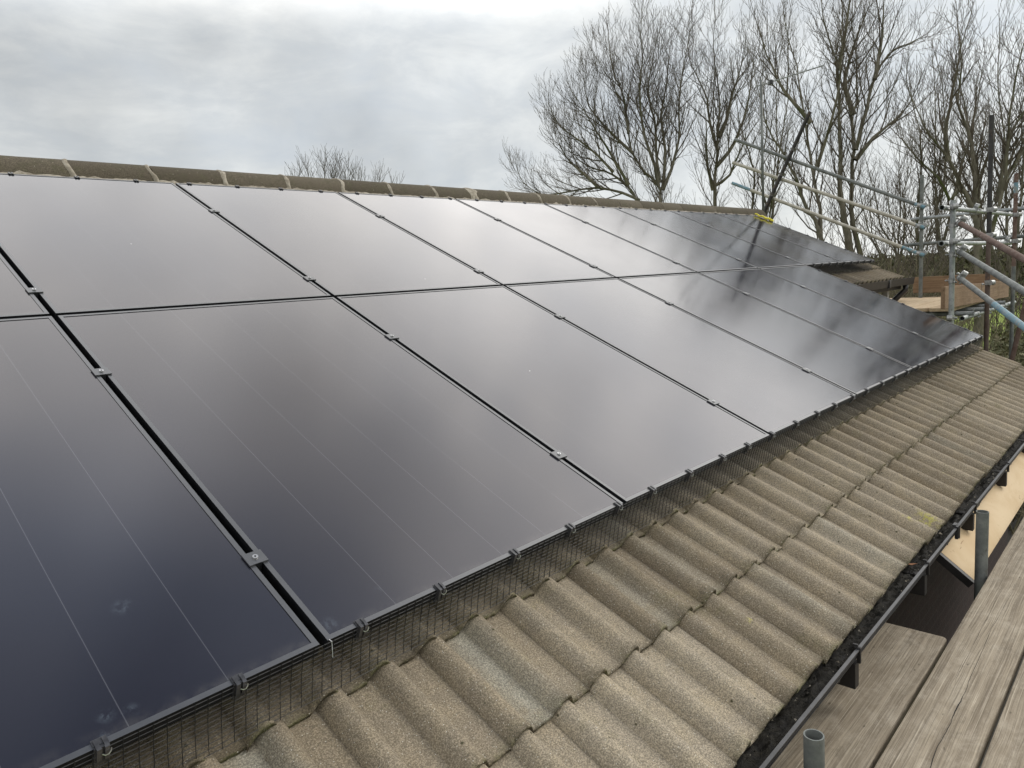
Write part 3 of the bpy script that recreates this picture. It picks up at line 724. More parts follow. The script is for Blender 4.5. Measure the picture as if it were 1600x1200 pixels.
# mounting rails under the panels
for k, (v, x1, nm) in enumerate(((.304, 6.93, 'lowest'), (1.298, 6.93, 'second lowest'), (1.967, 9.24, 'third lowest'), (2.977, 9.24, 'topmost'))):
    mb = MB(); mb.box((-1.15, v - .02, -0.075), (x1, v + .02, -PT - .001))
    o = mb.build('mounting_rail', 'rail'); o.rotation_euler = (TH, 0, 0)
    tag(o, 'aluminium rail seen through the gaps between panels, %s of the four' % nm, 'rail', 'mounting rails under the panels')

# ================================================================== BIRD MESH
def wire_skirt(name, label, p0, p1, drop, n_h, clips, top_off=0.0, step=0.0254, parentless=True, lean=0.0, wob=0.0011, th=.00085):
    """p0->p1 in roof coordinates (u,v) along a panel edge; wires hang from the frame to the tiles"""
    t = empty(name, label, 'bird mesh', (0, 0, 0), (TH, 0, 0), 'black bird mesh skirts around the panels')
    a = Vector((p0[0], p0[1], 0)); b = Vector((p1[0], p1[1], 0)); d = (b - a); Ln = d.length; d.normalize()
    outw = Vector((d.y, -d.x, 0))
    mb = MB(); rr = random.Random(int(Ln * 100))
    nv = int(Ln / step)
    def P(s_, h):
        w_ = wob * mnoise.noise(Vector((s_ * 3, h * 9, 1)))
        return a + d * s_ + outw * (0.004 + lean * (h / drop) ** 1.5 + w_) + Vector((0, 0, -h + wob * .7 * mnoise.noise(Vector((s_ * 4, 3, h * 6)))))
    for i in range(nv + 1):
        s_ = i * step + rr.uniform(-.001, .001)
        hh = drop + rr.uniform(-.006, .004)
        mb.tube([P(s_, 0.0), P(s_, hh * .5), P(s_, hh)], th * 1.2, 3, caps=False)
    for k in range(n_h):
        h = 0.004 + (drop - .006) * k / (n_h - 1)
        pts = [P(Ln * q / 60, h) for q in range(61)]
        mb.tube(pts, th, 3, caps=False)
    mb.build('wire_mesh', 'wire', t)
    for s_ in clips:
        cm = bpy.data.objects.new('clip', CLIP); C.objects.link(cm); cm.parent = t
        cm.location = a + d * s_; cm.rotation_euler = (0, 0, math.atan2(d.y, d.x))
        hk = bpy.data.objects.new('hook', HOOK); C.objects.link(hk); hk.parent = cm
    return t
cm = MB()
cm.box((-.0125, -.0045, -.040), (.0125, .002, .0022)); cm.box((-.0125, .0021, .0006), (.0125, .016, .0030)); cm.box((-.010, -.0105, -.026), (-.002, -.0046, .0055)); cm.box((.003, -.0105, -.026), (.0105, -.0046, .0055)); cm.box((-.010, -.0095, .0035), (-.003, .014, .0056)); cm.box((.004, -.0095, .0035), (.010, .014, .0056))
CLIP = cm.build('tmp', 'clip').data
hm = MB(); hm.tube([(-.002, -.011, -.008), (.002, -.014, -.010), (.007, -.015, -.009), (.012, -.012, -.007), (.013, -.010, -.003)], .0011, 5)
HM_ = 1
HOOK = hm.build('tmp', 'bolt').data
for q in [x for x in bpy.data.objects if x.name.startswith('tmp')]: bpy.data.objects.remove(q)
low_cl = [-0.72, -0.442, -0.192, 0.099, 0.336, 0.613, 0.863, 1.116, 1.324, 1.583, 1.849, 2.078, 2.324, 2.60, 2.87, 3.12, 3.40, 3.64, 3.93, 4.2, 4.47, 4.75, 5.0, 5.28, 5.56, 5.83, 6.1, 6.37, 6.62, 6.85]
wire_skirt('bird_mesh', 'long black wire mesh skirt along the bottom edge of the lower panels, above the tiles', (-1.144, 0), (6.914, 0), 0.138, 12, [x + 1.144 for x in low_cl], lean=.026)
wire_skirt('bird_mesh', 'dark mesh skirt under the upper panels where the roof steps back', (7.06, 1.762), (9.222, 1.762), 0.14, 12, [.1 + .24 * k for k in range(9)])
wire_skirt('bird_mesh', 'mesh skirt down the far end of the lower panel row, facing the scaffold', (6.918, 0.0), (6.918, 1.745), 0.135, 10, [.15 + .29 * k for k in range(6)])
wire_skirt('bird_mesh', 'mesh skirt down the gable end of the upper panel row', (9.226, 1.762), (9.226, 3.504), 0.135, 10, [.12 + .27 * k for k in range(6)])
wire_skirt('bird_mesh', 'thin mesh strip along the top panel edge beneath the ridge tiles', (9.222, 3.504), (-1.144, 3.504), 0.10, 8, [9.222 - (0.317 + .309 * k) for k in range(-3, 29)], wob=.001)

# loose wire end at the corner between first and second lower panels
mb = MB(); mb.tube([(0, 0, 0), (.002, -.006, -.004), (-.001, -.010, -.020), (-.004, -.013, -.036)], .0009, 5)
o = mb.build('wire_end', 'bolt', None, loc=tuple(RF(.012, -.002, .004))); tag(o, 'bent silver wire end at the corner gap of the two nearest lower panels', 'wire')

# yellow strap at the top of the gable
mb = MB(); nseg = 14
for i in range(nseg):
    a0 = RF(9.245, 3.52 - .29 * i / nseg, .018 + .006 * math.sin(i * 1.3)); a1 = RF(9.245 + .004 * math.sin(i), 3.52 - .29 * (i + 1) / nseg, .018 + .006 * math.sin((i + 1) * 1.3))
    mb.tube([a0, a1], [.009 + .008 * (i / nseg), .010 + .008 * ((i + 1) / nseg)], 8)
o = mb.build('yellow_strap', 'yellow', None, smooth=True); tag(o, 'short bundle of yellow webbing lying at the top of the gable beside the ridge end', 'strap')

# ================================================================== SCAFFOLD
COUP = None
def coupler_mesh():
    mb = MB()
    mb.tube([(0, 0, -.024), (0, 0, .024)], .0295, 14)
    mb.box((.020, -.024, -.020), (.042, .024, .020))
    mb.tube([(.030, .022, 0), (.030, .058, 0)], .006, 8); mb.tube([(.030, .040, 0), (.030, .052, 0)], .011, 6)
    mb.tube([(-.02, -.036, -.02), (-.045, -.020, -.01)], .009, 6)
    mb.tube([(.052, -.022, 0), (.052, .022, 0)], .0285, 12)
    return mb
COUP = coupler_mesh().build('tmp', 'coupler').data; COUPD = coupler_mesh().build('tmp', 'coupler_dark').data
for q in [x for x in bpy.data.objects if x.name.startswith('tmp')]: bpy.data.objects.remove(q)
def tube_thing(name, label, pts, mats, mi=None, coups=(), cat='scaffold tube', r=.02415, dark=False, group='scaffold tubes around the roof'):
    t = empty(name, label, cat, tuple(pts[0]), (0, 0, 0), group)
    o0 = Vector(pts[0]); mb = MB(); pp = [Vector(p) - o0 for p in pts]
    mb.tube(pp, r, 18, mi=mi if mi else 0, hollow=.86)
    o = mb.build('tube', mats, t); smooth_angle(o, 50)
    ax = (pp[-1] - pp[0]).normalized()
    for c in coups:
        p, rz = c[0], c[1]
        s_ = (Vector(p) - o0).dot(ax); q = ax * s_
        k = bpy.data.objects.new('coupler', COUPD if dark else COUP); C.objects.link(k); k.parent = t; k.location = q
        k.rotation_mode = 'QUATERNION'; k.rotation_quaternion = ax.to_track_quat('Z', 'Y') @ Matrix.Rotation(rz, 3, 'Z').to_quaternion()
    return t
def lerp(a, b, f): return tuple(a[i] + (b[i] - a[i]) * f for i in range(3))
def seg(a, b, fs, ms):
    pts = [a] + [lerp(a, b, f) for f in fs] + [b]; return pts, ms
# foreground stub tubes
tube_thing('scaffold_tube', 'open galvanised tube end standing in front of the short board at the bottom edge', [(0.872, -0.718, -2.9), (0.872, -0.718, -0.392)], ['galv_dull'])
tube_thing('scaffold_tube', 'dull grey standing tube between the plywood sheet and the long board', [(2.70, -0.7445, -2.9), (2.70, -0.7445, -0.340)], ['galv_dull'])
# three gable rails above the upper roof
r1 = ((10.35, 3.99, 2.774), (10.35, 1.30, 1.404)); r2 = ((10.35, 4.031, 2.427), (10.35, 1.30, 1.133)); r3 = ((10.35, 4.05, 2.113), (10.35, 1.30, 0.764))
pts, ms = seg(*r1, (.955,), [0, 1]); tube_thing('scaffold_tube', 'grey tube, highest of the three sloping gable rails, blue tint at its lower end', pts, ['galv_dull', 'blue'], ms, [(r1[1][:1] + (1.37, 1.44), 0)])
pts, ms = seg(*r2, (.96,), [0, 1]); tube_thing('scaffold_tube', 'pale tube, middle one of the three sloping gable rails', pts, ['galv_pale', 'blue'], ms, [((10.35, 1.37, 1.167), 0)])
pts, ms = seg(*r3, (.11, .90), [1, 0, 1]); tube_thing('scaffold_tube', 'buff tube with blue ends, lowest of the three sloping gable rails', pts, ['galv_pale', 'blue'], ms, [((10.35, 1.37, .80), 0)])
dz = Vector((0, 2.794 - 3.576, 2.948 - 1.471)).normalized()
dp = lambda s_: tuple(Vector((10.298, 3.576, 1.471)) + dz * s_)
tube_thing('scaffold_tube', 'dark leaning tube crossing the three gable rails near the ridge end', [dp(-1.1), dp(1.67)], ['darktube'], None, r=.028, coups= [(dp(.42), 0), (dp(.74), 0), (dp(1.12), 0)], dark=True)
# standards
tube_thing('scaffold_standard', 'grey upright pole half hidden at the end of the gable rails', [(10.40, 1.35, -2.9), (10.40, 1.35, 1.84)], ['galv_dull'], None, [((10.4, 1.35, 1.44), 1.5), ((10.4, 1.35, 1.17), 1.5), ((10.4, 1.35, .8), 1.5)])
tube_thing('scaffold_standard', 'bright galvanised upright pole with stacked couplers beside the last lower panel', [(7.30, .335, -2.9), (7.30, .335, 1.26)], ['galv'], None, [((7.3, .335, 1.20), .5), ((7.3, .335, 1.03), 3.4), ((7.3, .335, .87), .5), ((7.3, .335, .75), 3.4), ((7.3, .335, .50), 3.4), ((7.3, .335, .14), 0)])
tube_thing('scaffold_standard', 'tallest brown grey upright pole rising behind the last lower panel', [(8.6, .262, -2.9), (8.6, .262, .95), (8.6, .262, 2.185)], ['rustdark', 'darktube'], [0, 1], [((8.6, .262, 1.20), 1), ((8.6, .262, .93), 1), ((8.6, .262, .42), 1)])
tube_thing('scaffold_standard', 'rusty upright pole with a blue painted band near the right edge', [(10.5, .306, -2.9), (10.5, .306, .55), (10.5, .306, 1.47), (10.5, .306, 1.60), (10.5, .306, 1.715)], ['rust', 'blue', 'galv_dull'], [2, 0, 1, 0], [((10.5, .306, 1.2), 1), ((10.5, .306, .87), 1)])
# ledgers
tube_thing('scaffold_ledger', 'upper galvanised ledger with a black open end beside the bright pole', [(7.16, .40, 1.195), (11.1, .40, 1.225)], ['galv'], None, [((8.6, .4, 1.2), 2)], cat='scaffold tube')
tube_thing('scaffold_ledger', 'lower galvanised ledger with an open end beside the bright pole', [(7.16, .40, .858), (11.1, .40, .852)], ['galv'], None, [((10.5, .4, .85), 2)])
tube_thing('scaffold_ledger', 'upper cross tube at the far end of the scaffold bay', [(10.56, 1.52, 1.272), (10.56, -1.4, 1.272)], ['galv'], None, [((10.56, .5, 1.27), 0)])
tube_thing('scaffold_ledger', 'lower cross tube at the far end of the scaffold bay', [(10.56, 1.60, .925), (10.56, -1.4, .925)], ['galv_dull'], None, [((10.56, .35, .92), 0)])
# sloping guard rails coming towards the camera
def ext(a, b, f): return tuple(a[i] + (b[i] - a[i]) * f for i in range(3))
for (a, b, ms_, mm, lb) in (((7.30, .285, 1.045), (5.5, -.48, .68), ['rust'], None, 'rusty brown tube sloping down out of the right edge, highest of three'),
                       ((7.30, .28, .775), (5.47, -.49, .455), ['galv_dull', 'galv'], None, 'grey tube sloping down out of the right edge, middle one of three'),
                       ((7.30, .275, .525), (5.44, -.50, .205), ['galv_dull', 'blue'], [.5], 'grey tube turning light blue as it slopes out of the right edge, lowest of three')):
    e2 = ext(a, b, 1.35)
    if mm: pts = [a, ext(a, b, .62), e2]; mi_ = [0, 1]
    else: pts = [a, e2]; mi_ = [0]
    tube_thing('scaffold_tube', lb, pts, ms_, mi_, [(ext(a, b, .03), 1)])
tube_thing('scaffold_tube', 'thin rusty brace leaning behind the lower tiles at the right edge', [(8.4, .09, -.98), (8.4, -.0, -.45), (8.4, -.14, .36)], ['rust'])
# far platform
def board(name, label, x0, x1, y0, y1, ztop, th, m, grp, cat='scaffold board', tilt=0.0, clip=0.0):
    mb = MB(); L_, W_ = x1 - x0, y1 - y0
    c = clip
    pl = [(0, 0), (L_ - c, 0), (L_, c), (L_, W_ - c), (L_ - c, W_), (0, W_)] if c else [(0, 0), (L_, 0), (L_, W_), (0, W_)]
    # subdivide length for slight waviness of edges
    n = 40; top = []; rr = random.Random(int(x0 * 100 + y0 * 1000))
    o0 = rr.uniform(0, 50)
    xs = [c + (L_ - 2 * c) * i / n for i in range(n + 1)]
    def row(x, inset=0.0):
        a_ = .0022 * mnoise.noise(Vector((x * 5 + o0, 1, 0))) + .0012 * mnoise.noise(Vector((x * 22 + o0, 1, 0))); b_ = .0022 * mnoise.noise(Vector((x * 5 + o0, 9, 0))) + .0012 * mnoise.noise(Vector((x * 22 + o0, 9, 0)))
        return (inset + a_, W_ - inset + b_)
    rows = ([(0.0, (c, W_ - c))] if c else []) + [(x, row(x)) for x in xs] + ([(L_, (c, W_ - c))] if c else [])
    for x, (a_, b_) in rows:
        mb.v += [(x, a_, 0), (x, b_, 0), (x, a_, -th), (x, b_, -th)]
    for i in range(len(rows) - 1):
        q = 4 * i
        mb.f += [(q, q + 4, q + 5, q + 1), (q + 2, q + 3, q + 7, q + 6), (q, q + 2, q + 6, q + 4), (q + 1, q + 5, q + 7, q + 3)]
    q = 4 * (len(rows) - 1); mb.f += [(0, 1, 3, 2), (q, q + 2, q + 3, q + 1)]; mb.mi = [0] * len(mb.f)
    o = mb.build(name, m, None, loc=(x0, y0, ztop)); o.rotation_euler = (0, tilt, 0); bevel(o, .0035, 2)
    return tag(o, label, cat, grp)
GB = 'boards of the near walkway'
board('scaffold_board', 'short weathered board tucked under the gutter, its far end cut square', 0.91, 2.05, -0.757, -0.532, -0.628, .038, 'board', GB, clip=.012)
long_board = board('scaffold_board', 'long weathered plank with a winding crack, running up the right side', -1.6, 6.4, -0.977, -0.773, -0.615, .038, 'board', GB)
board('scaffold_board', 'plank in the bottom right corner, beyond the dark gap from the cracked one', -1.6, 6.4, -1.200, -0.988, -0.615, .038, 'board', GB)
board('scaffold_board', 'outermost walkway plank, right of the corner one', -1.6, 6.4, -1.425, -1.211, -0.615, .038, 'board', GB)
# crack in the long board: a dark split wandering along the grain
def crack(pts, w0, parent, z=0.0006):
    mb = MB(); n = 160
    def yat(x):
        for (xa, ya), (xb, yb) in zip(pts[:-1], pts[1:]):
            if xa <= x <= xb:
                f = (x - xa) / (xb - xa); return ya + (yb - ya) * f
        return pts[-1][1]
    x0, x1 = pts[0][0], pts[-1][0]
    for i in range(n + 1):
        x = x0 + (x1 - x0) * i / n; f = i / n
        y = yat(x) + .0035 * mnoise.noise(Vector((x * 8, 2, 0))) + .0016 * mnoise.noise(Vector((x * 30, 2, 0)))
        w_ = w0 * (0.35 + .65 * abs(mnoise.noise(Vector((x * 6, 5, 0)))) * 2) * max(.08, min(1, (1 - f) * 1.7)) * min(1, f * 12 + .1)
        ox, oy, oz = parent.location
        mb.v += [(x - ox, y - w_ / 2 - oy, z), (x - ox, y + w_ / 2 - oy, z)]
    for i in range(n): mb.f.append((2 * i, 2 * i + 2, 2 * i + 3, 2 * i + 1)); mb.mi.append(0)
    return mb.build('crack', 'moss', parent)
crack([(0.2, -.900), (0.9, -.892), (1.235, -.888), (1.33, -.882), (1.439, -.884), (1.573, -.884), (1.735, -.880), (1.872, -.877), (2.152, -.870), (2.482, -.874), (2.9, -.876)], .0034, long_board)
crack([(1.7, -.846), (2.1, -.842), (2.7, -.838)], .0014, long_board)
short_board = [x for x in bpy.data.objects if x.get('label', '').startswith('short weathered')][0]
crack([(1.74, -.62), (1.86, -.624), (2.03, -.628)], .0016, short_board)
# walkway bearers below
for x in (1.15, 4.6):
    tube_thing('scaffold_tube', {1.15: 'cross tube under the short board and the long plank', 2.55: 'cross tube under the walkway planks near the plywood edge', 4.6: 'cross tube under the walkway planks beyond the plywood sheet'}[x], [(x, -.30, -.682), (x, -1.7, -.682)], ['galv_dull'])
# plywood lean-to sheet below the gutter
a_ = Vector((2.71, -.716, -.660)); dvv = Vector((0, .122, .095)).normalized(); nn_ = Vector((0, -dvv.z, dvv.y))
ply = empty('plywood_sheet', 'fresh tan plywood sheet sloping out from under the gutter beside the standing tube', 'plywood', tuple(a_))
mb = MB()
def slab(mb, x0, x1, s0, s1, h0, h1, mi=0):
    P = [Vector((x, 0, 0)) + dvv * s_ + nn_ * h for h in (h0, h1) for (x, s_) in ((x0, s0), (x1, s0), (x1, s1), (x0, s1))]
    mb.add(P, [(3, 2, 1, 0), (4, 5, 6, 7), (0, 1, 5, 4), (1, 2, 6, 5), (2, 3, 7, 6), (3, 0, 4, 7)], mi)
slab(mb, .014, 3.6, 0.0, .235, -.012, 0.0); mb.build('sheet', 'ply', ply)
mb = MB(); slab(mb, -.012, .0135, -.006, .235, -.034, -.001); slab(mb, .0136, 3.6, 0.005, .03, -.034, -.0125); mb.build('batten_and_shadow', 'fascia', ply)  # dark painted batten, its black also standing in for shadow along the edge

# far platform of pale boards and its toe boards
FB = 'pale planks of the far platform'
fl = ['outermost', 'second', 'third', 'fourth', 'fifth', 'sixth']
for k in range(6):
    board('platform_board', 'pale new plank of the far platform, %s from the side toe board' % (fl[k] if k else 'next'), 8.02 + (.05 if k % 2 else 0), 10.56, .475 + .236 * k, .475 + .236 * k + .223, .19, .038, 'newboard', FB, clip=.02)
mb = MB()
def toe(name, label, p0, p1, h, m, thick=.038):
    a = Vector(p0); b = Vector(p1); d = b - a; Ln = d.length; mb = MB(); n = 24
    for i in range(n + 1):
        x = Ln * i / n; wz = .003 * mnoise.noise(Vector((x * 3, a.x, 0)))
        mb.v += [(x, 0, wz), (x, thick, wz), (x, 0, h + wz), (x, thick, h + wz)]
    for i in range(n):
        q = 4 * i; mb.f += [(q, q + 4, q + 6, q + 2), (q + 1, q + 3, q + 7, q + 5), (q + 2, q + 6, q + 7, q + 3), (q, q + 1, q + 5, q + 4)]
    q = 4 * n; mb.f += [(0, 2, 3, 1), (q, q + 1, q + 3, q + 2)]; mb.mi = [0] * len(mb.f)
    o = mb.build(name, m, None, loc=p0); o.rotation_euler = (0, -math.asin(d.z / Ln), math.atan2(d.y, d.x)); bevel(o, .003)
    return tag(o, label, 'toe board', 'toe boards of the far platform')
toe('toe_board', 'brown toe board along the right side of the far platform, behind the bright pole', (7.46, .425, .212), (11.0, .425, .135), .222, 'toeboard')
toe('toe_board', 'orange brown toe board across the far end of the pale platform', (10.62, 1.50, .245), (10.62, .475, .245), .225, 'toeboard')
# bearers under the far platform
tube_thing('scaffold_tube', 'galvanised bearer running below the brown side toe board', [(7.9, .36, .085), (11.0, .36, .06)], ['galv'], None, [((8.6, .36, .08), 0), ((9.2, .36, .08), 0), ((10.2, .36, .07), 0)])
for k, x in enumerate((8.15, 8.75, 9.35, 9.95)):
    tube_thing('scaffold_tube', 'open tube end poking out under the far platform, %s one from the bright pole' % ('nearest', 'second', 'third', 'fourth')[k], [(x, .30, .118), (x, 2.0, .118)], ['galv'])
# post under the upper eaves
mb = MB(); mb.box((9.27, 1.455, -2.93), (9.335, 1.52, .345)); o = mb.build('post', 'post', None); bevel(o, .004); tag(o, 'pale grey square post under the upper gutter beside the black downpipe', 'post')

# television aerial behind the ridge
ae = empty('tv_aerial', 'thin grey television aerial mast with a spiky boom above the ridge end', 'aerial', (9.95, 3.62, 1.2))
mb = MB(); mb.tube([(0, -.25, .1), (0, -.25, 2.27)], .019, 12); mb.build('mast', 'galv_dull', ae, smooth=True)
mb = MB(); b0 = Vector((0, -.16, 2.19)); b1 = Vector((0, -1.15, 2.255)); mb.tube([b0, b1], .0085, 8); mb.build('boom', 'galv', ae)
mb = MB()
for k in range(11):
    c = b0 + (b1 - b0) * ((k + .6) / 11.2); hl_ = .10 - .003 * k
    mb.tube([c + Vector((-hl_, 0, .004)), c + Vector((hl_, 0, .004))], .003, 5)
    mb.tube([c + Vector((-hl_ * .3, 0, -.03)), c + Vector((-hl_ * .3, 0, .03))], .003, 5)
mb.build('elements', 'galv', ae)
mb = MB(); c = b0 + (b1 - b0) * .24; mb.box(tuple(c - Vector((.025, .03, .035))), tuple(c + Vector((.025, .03, .03)))); o = mb.build('dipole_box', 'blackplastic', ae); bevel(o, .006)

# ================================================================== TREES
VR = Vector((0.6868, -0.7268, 0)); VF = Vector((0.7268, 0.6868, 0))
UP = Vector((0, 0, 1))
def make_tree(label, base, limbs, seed, maxlev=3, dens=1.0, r0=.2, tw=.0066, Lmul=1.0, group=None, mt='twig', trunk_m='bark', kindname='bare_tree'):
    rnd = random.Random(seed)
    t = empty(kindname, label, 'tree', (base[0], base[1], -2.95), (0, 0, 0), group)
    TR = MB(); CRN = MB()
    org = Vector((base[0], base[1], -2.95))
    def polyline(p, d, Ln, r, lev):
        n = max(3, int(Ln / (.42 if lev < 2 else .27))); st = Ln / n
        pts = [p.copy()]; rs = [r]; dirs = [d.copy()]
        wander = .10 if lev < 2 else .16
        for i in range(n):
            d = d + Vector((rnd.gauss(0, wander), rnd.gauss(0, wander), rnd.gauss(0, wander * .7))) + UP * (.15 if lev < 2 else .24)
            d.normalize(); p = p + d * st; pts.append(p.copy()); dirs.append(d.copy()); rs.append(max(tw * .62, r * (1 - .8 * (i + 1) / n)))
        return pts, rs, dirs
    def spawn(pts, rs, dirs, lev, t0=.18):
        if lev > maxlev: return
        tot = sum((pts[i + 1] - pts[i]).length for i in range(len(pts) - 1))
        gap = {1: .25, 2: .215, 3: .19, 4: .2}[lev] / dens
        s_ = tot * t0 + rnd.uniform(0, gap); acc = 0.0; i = 0
        side = rnd.uniform(0, 6.28)
        while s_ < tot and i < len(pts) - 1:
            L0 = (pts[i + 1] - pts[i]).length
            if acc + L0 < s_: acc += L0; i += 1; continue
            f = (s_ - acc) / L0; p = pts[i].lerp(pts[i + 1], f); d = dirs[min(i + 1, len(dirs) - 1)]; r = rs[i] + (rs[i + 1] - rs[i]) * f
            side += 2.4 + rnd.uniform(-.6, .6)
            ax = d.cross(UP if abs(d.z) < .95 else Vector((1, 0, 0))).normalized(); ax2 = d.cross(ax)
            lat = ax * math.cos(side) + ax2 * math.sin(side)
            ang = R(rnd.uniform(20, 46)); nd = d * math.cos(ang) + lat * math.sin(ang)
            frac = 1 - s_ / tot
            base_l = {1: 2.5, 2: 1.4, 3: .72, 4: .4}[lev] * Lmul
            Ln = base_l * rnd.uniform(.5, 1.15) * (.38 + .62 * min(1, frac * 1.5))
            br = min(r * .62, {1: .030, 2: .0135, 3: .0085, 4: .007}[lev] * (tw / .0066)); br = max(br, tw)
            ps, rr, dd = polyline(p, nd, Ln, br, lev)
            (CRN).tube([q - org for q in ps], rr, 4 if lev == 1 else 3, caps=False)
            spawn(ps, rr, dd, lev + 1, .12)
            s_ += gap * rnd.uniform(.6, 1.4)
    b3 = Vector((base[0], base[1], -2.95))
    for li, lm in enumerate(limbs):
        ctrl = []; yo = rnd.uniform(-1, 1) * (0 if li == 0 else 1.3)
        for k, q in enumerate(lm):
            f = k / max(1, len(lm) - 1)
            ctrl.append(Vector((base[0], base[1], 0)) + VR * q[0] + UP * q[1] + VF * (yo * f + (q[2] if len(q) > 2 else 0)))
        if li == 0: ctrl = [b3 - VF * 0] + ctrl
        # resample with small jitter
        pts = []
        for i in range(len(ctrl) - 1):
            p0 = ctrl[max(0, i - 1)]; p1 = ctrl[i]; p2 = ctrl[i + 1]; p3 = ctrl[min(len(ctrl) - 1, i + 2)]
            ns = max(2, int((p2 - p1).length / .45))
            for s_ in range(ns):
                u = s_ / ns
                pts.append(.5 * ((2 * p1) + (p2 - p0) * u + (2 * p0 - 5 * p1 + 4 * p2 - p3) * u * u + (3 * p1 - p0 - 3 * p2 + p3) * u ** 3))
        pts.append(ctrl[-1])
        for i in range(2, len(pts)): pts[i] = pts[i] + Vector((rnd.gauss(0, .016), rnd.gauss(0, .016), rnd.gauss(0, .01)))
        ztop = ctrl[-1].z
        rs = []
        lr = r0 * (1.0 if li == 0 else rnd.uniform(.28, .42))
        tot = len(pts) - 1
        for i in range(len(pts)):
            f = i / tot
            rr_ = lr * ((1 - f) ** 1.25 if li else max(0, 1 - f) ** 1.35 * .75 + .25 * max(0, 1 - f * 2.2)) + .011
            if li == 0 and i < 3: rr_ *= 1.25 - .08 * i
            rs.append(rr_)
        dirs = [(pts[min(i + 1, tot)] - pts[max(i - 1, 0)]).normalized() for i in range(tot + 1)]
        TR.tube([q - org for q in pts], rs, 9, caps=False)
        t0 = .12
        if li == 0: t0 = max(.12, min(.5, (3.6) / max(1, (ctrl[-1].z + 2.95))))
        spawn(pts, rs, dirs, 1, t0)
        # leader tip
        ps, rr, dd = polyline(pts[-1], dirs[-1], 1.1, .014, 2); CRN.tube([q - org for q in ps], rr, 3, caps=False); spawn(ps, rr, dd, 3, .05)
    TR.build('trunk', trunk_m, t, smooth=True); CRN.build('crown', mt, t)
    return t
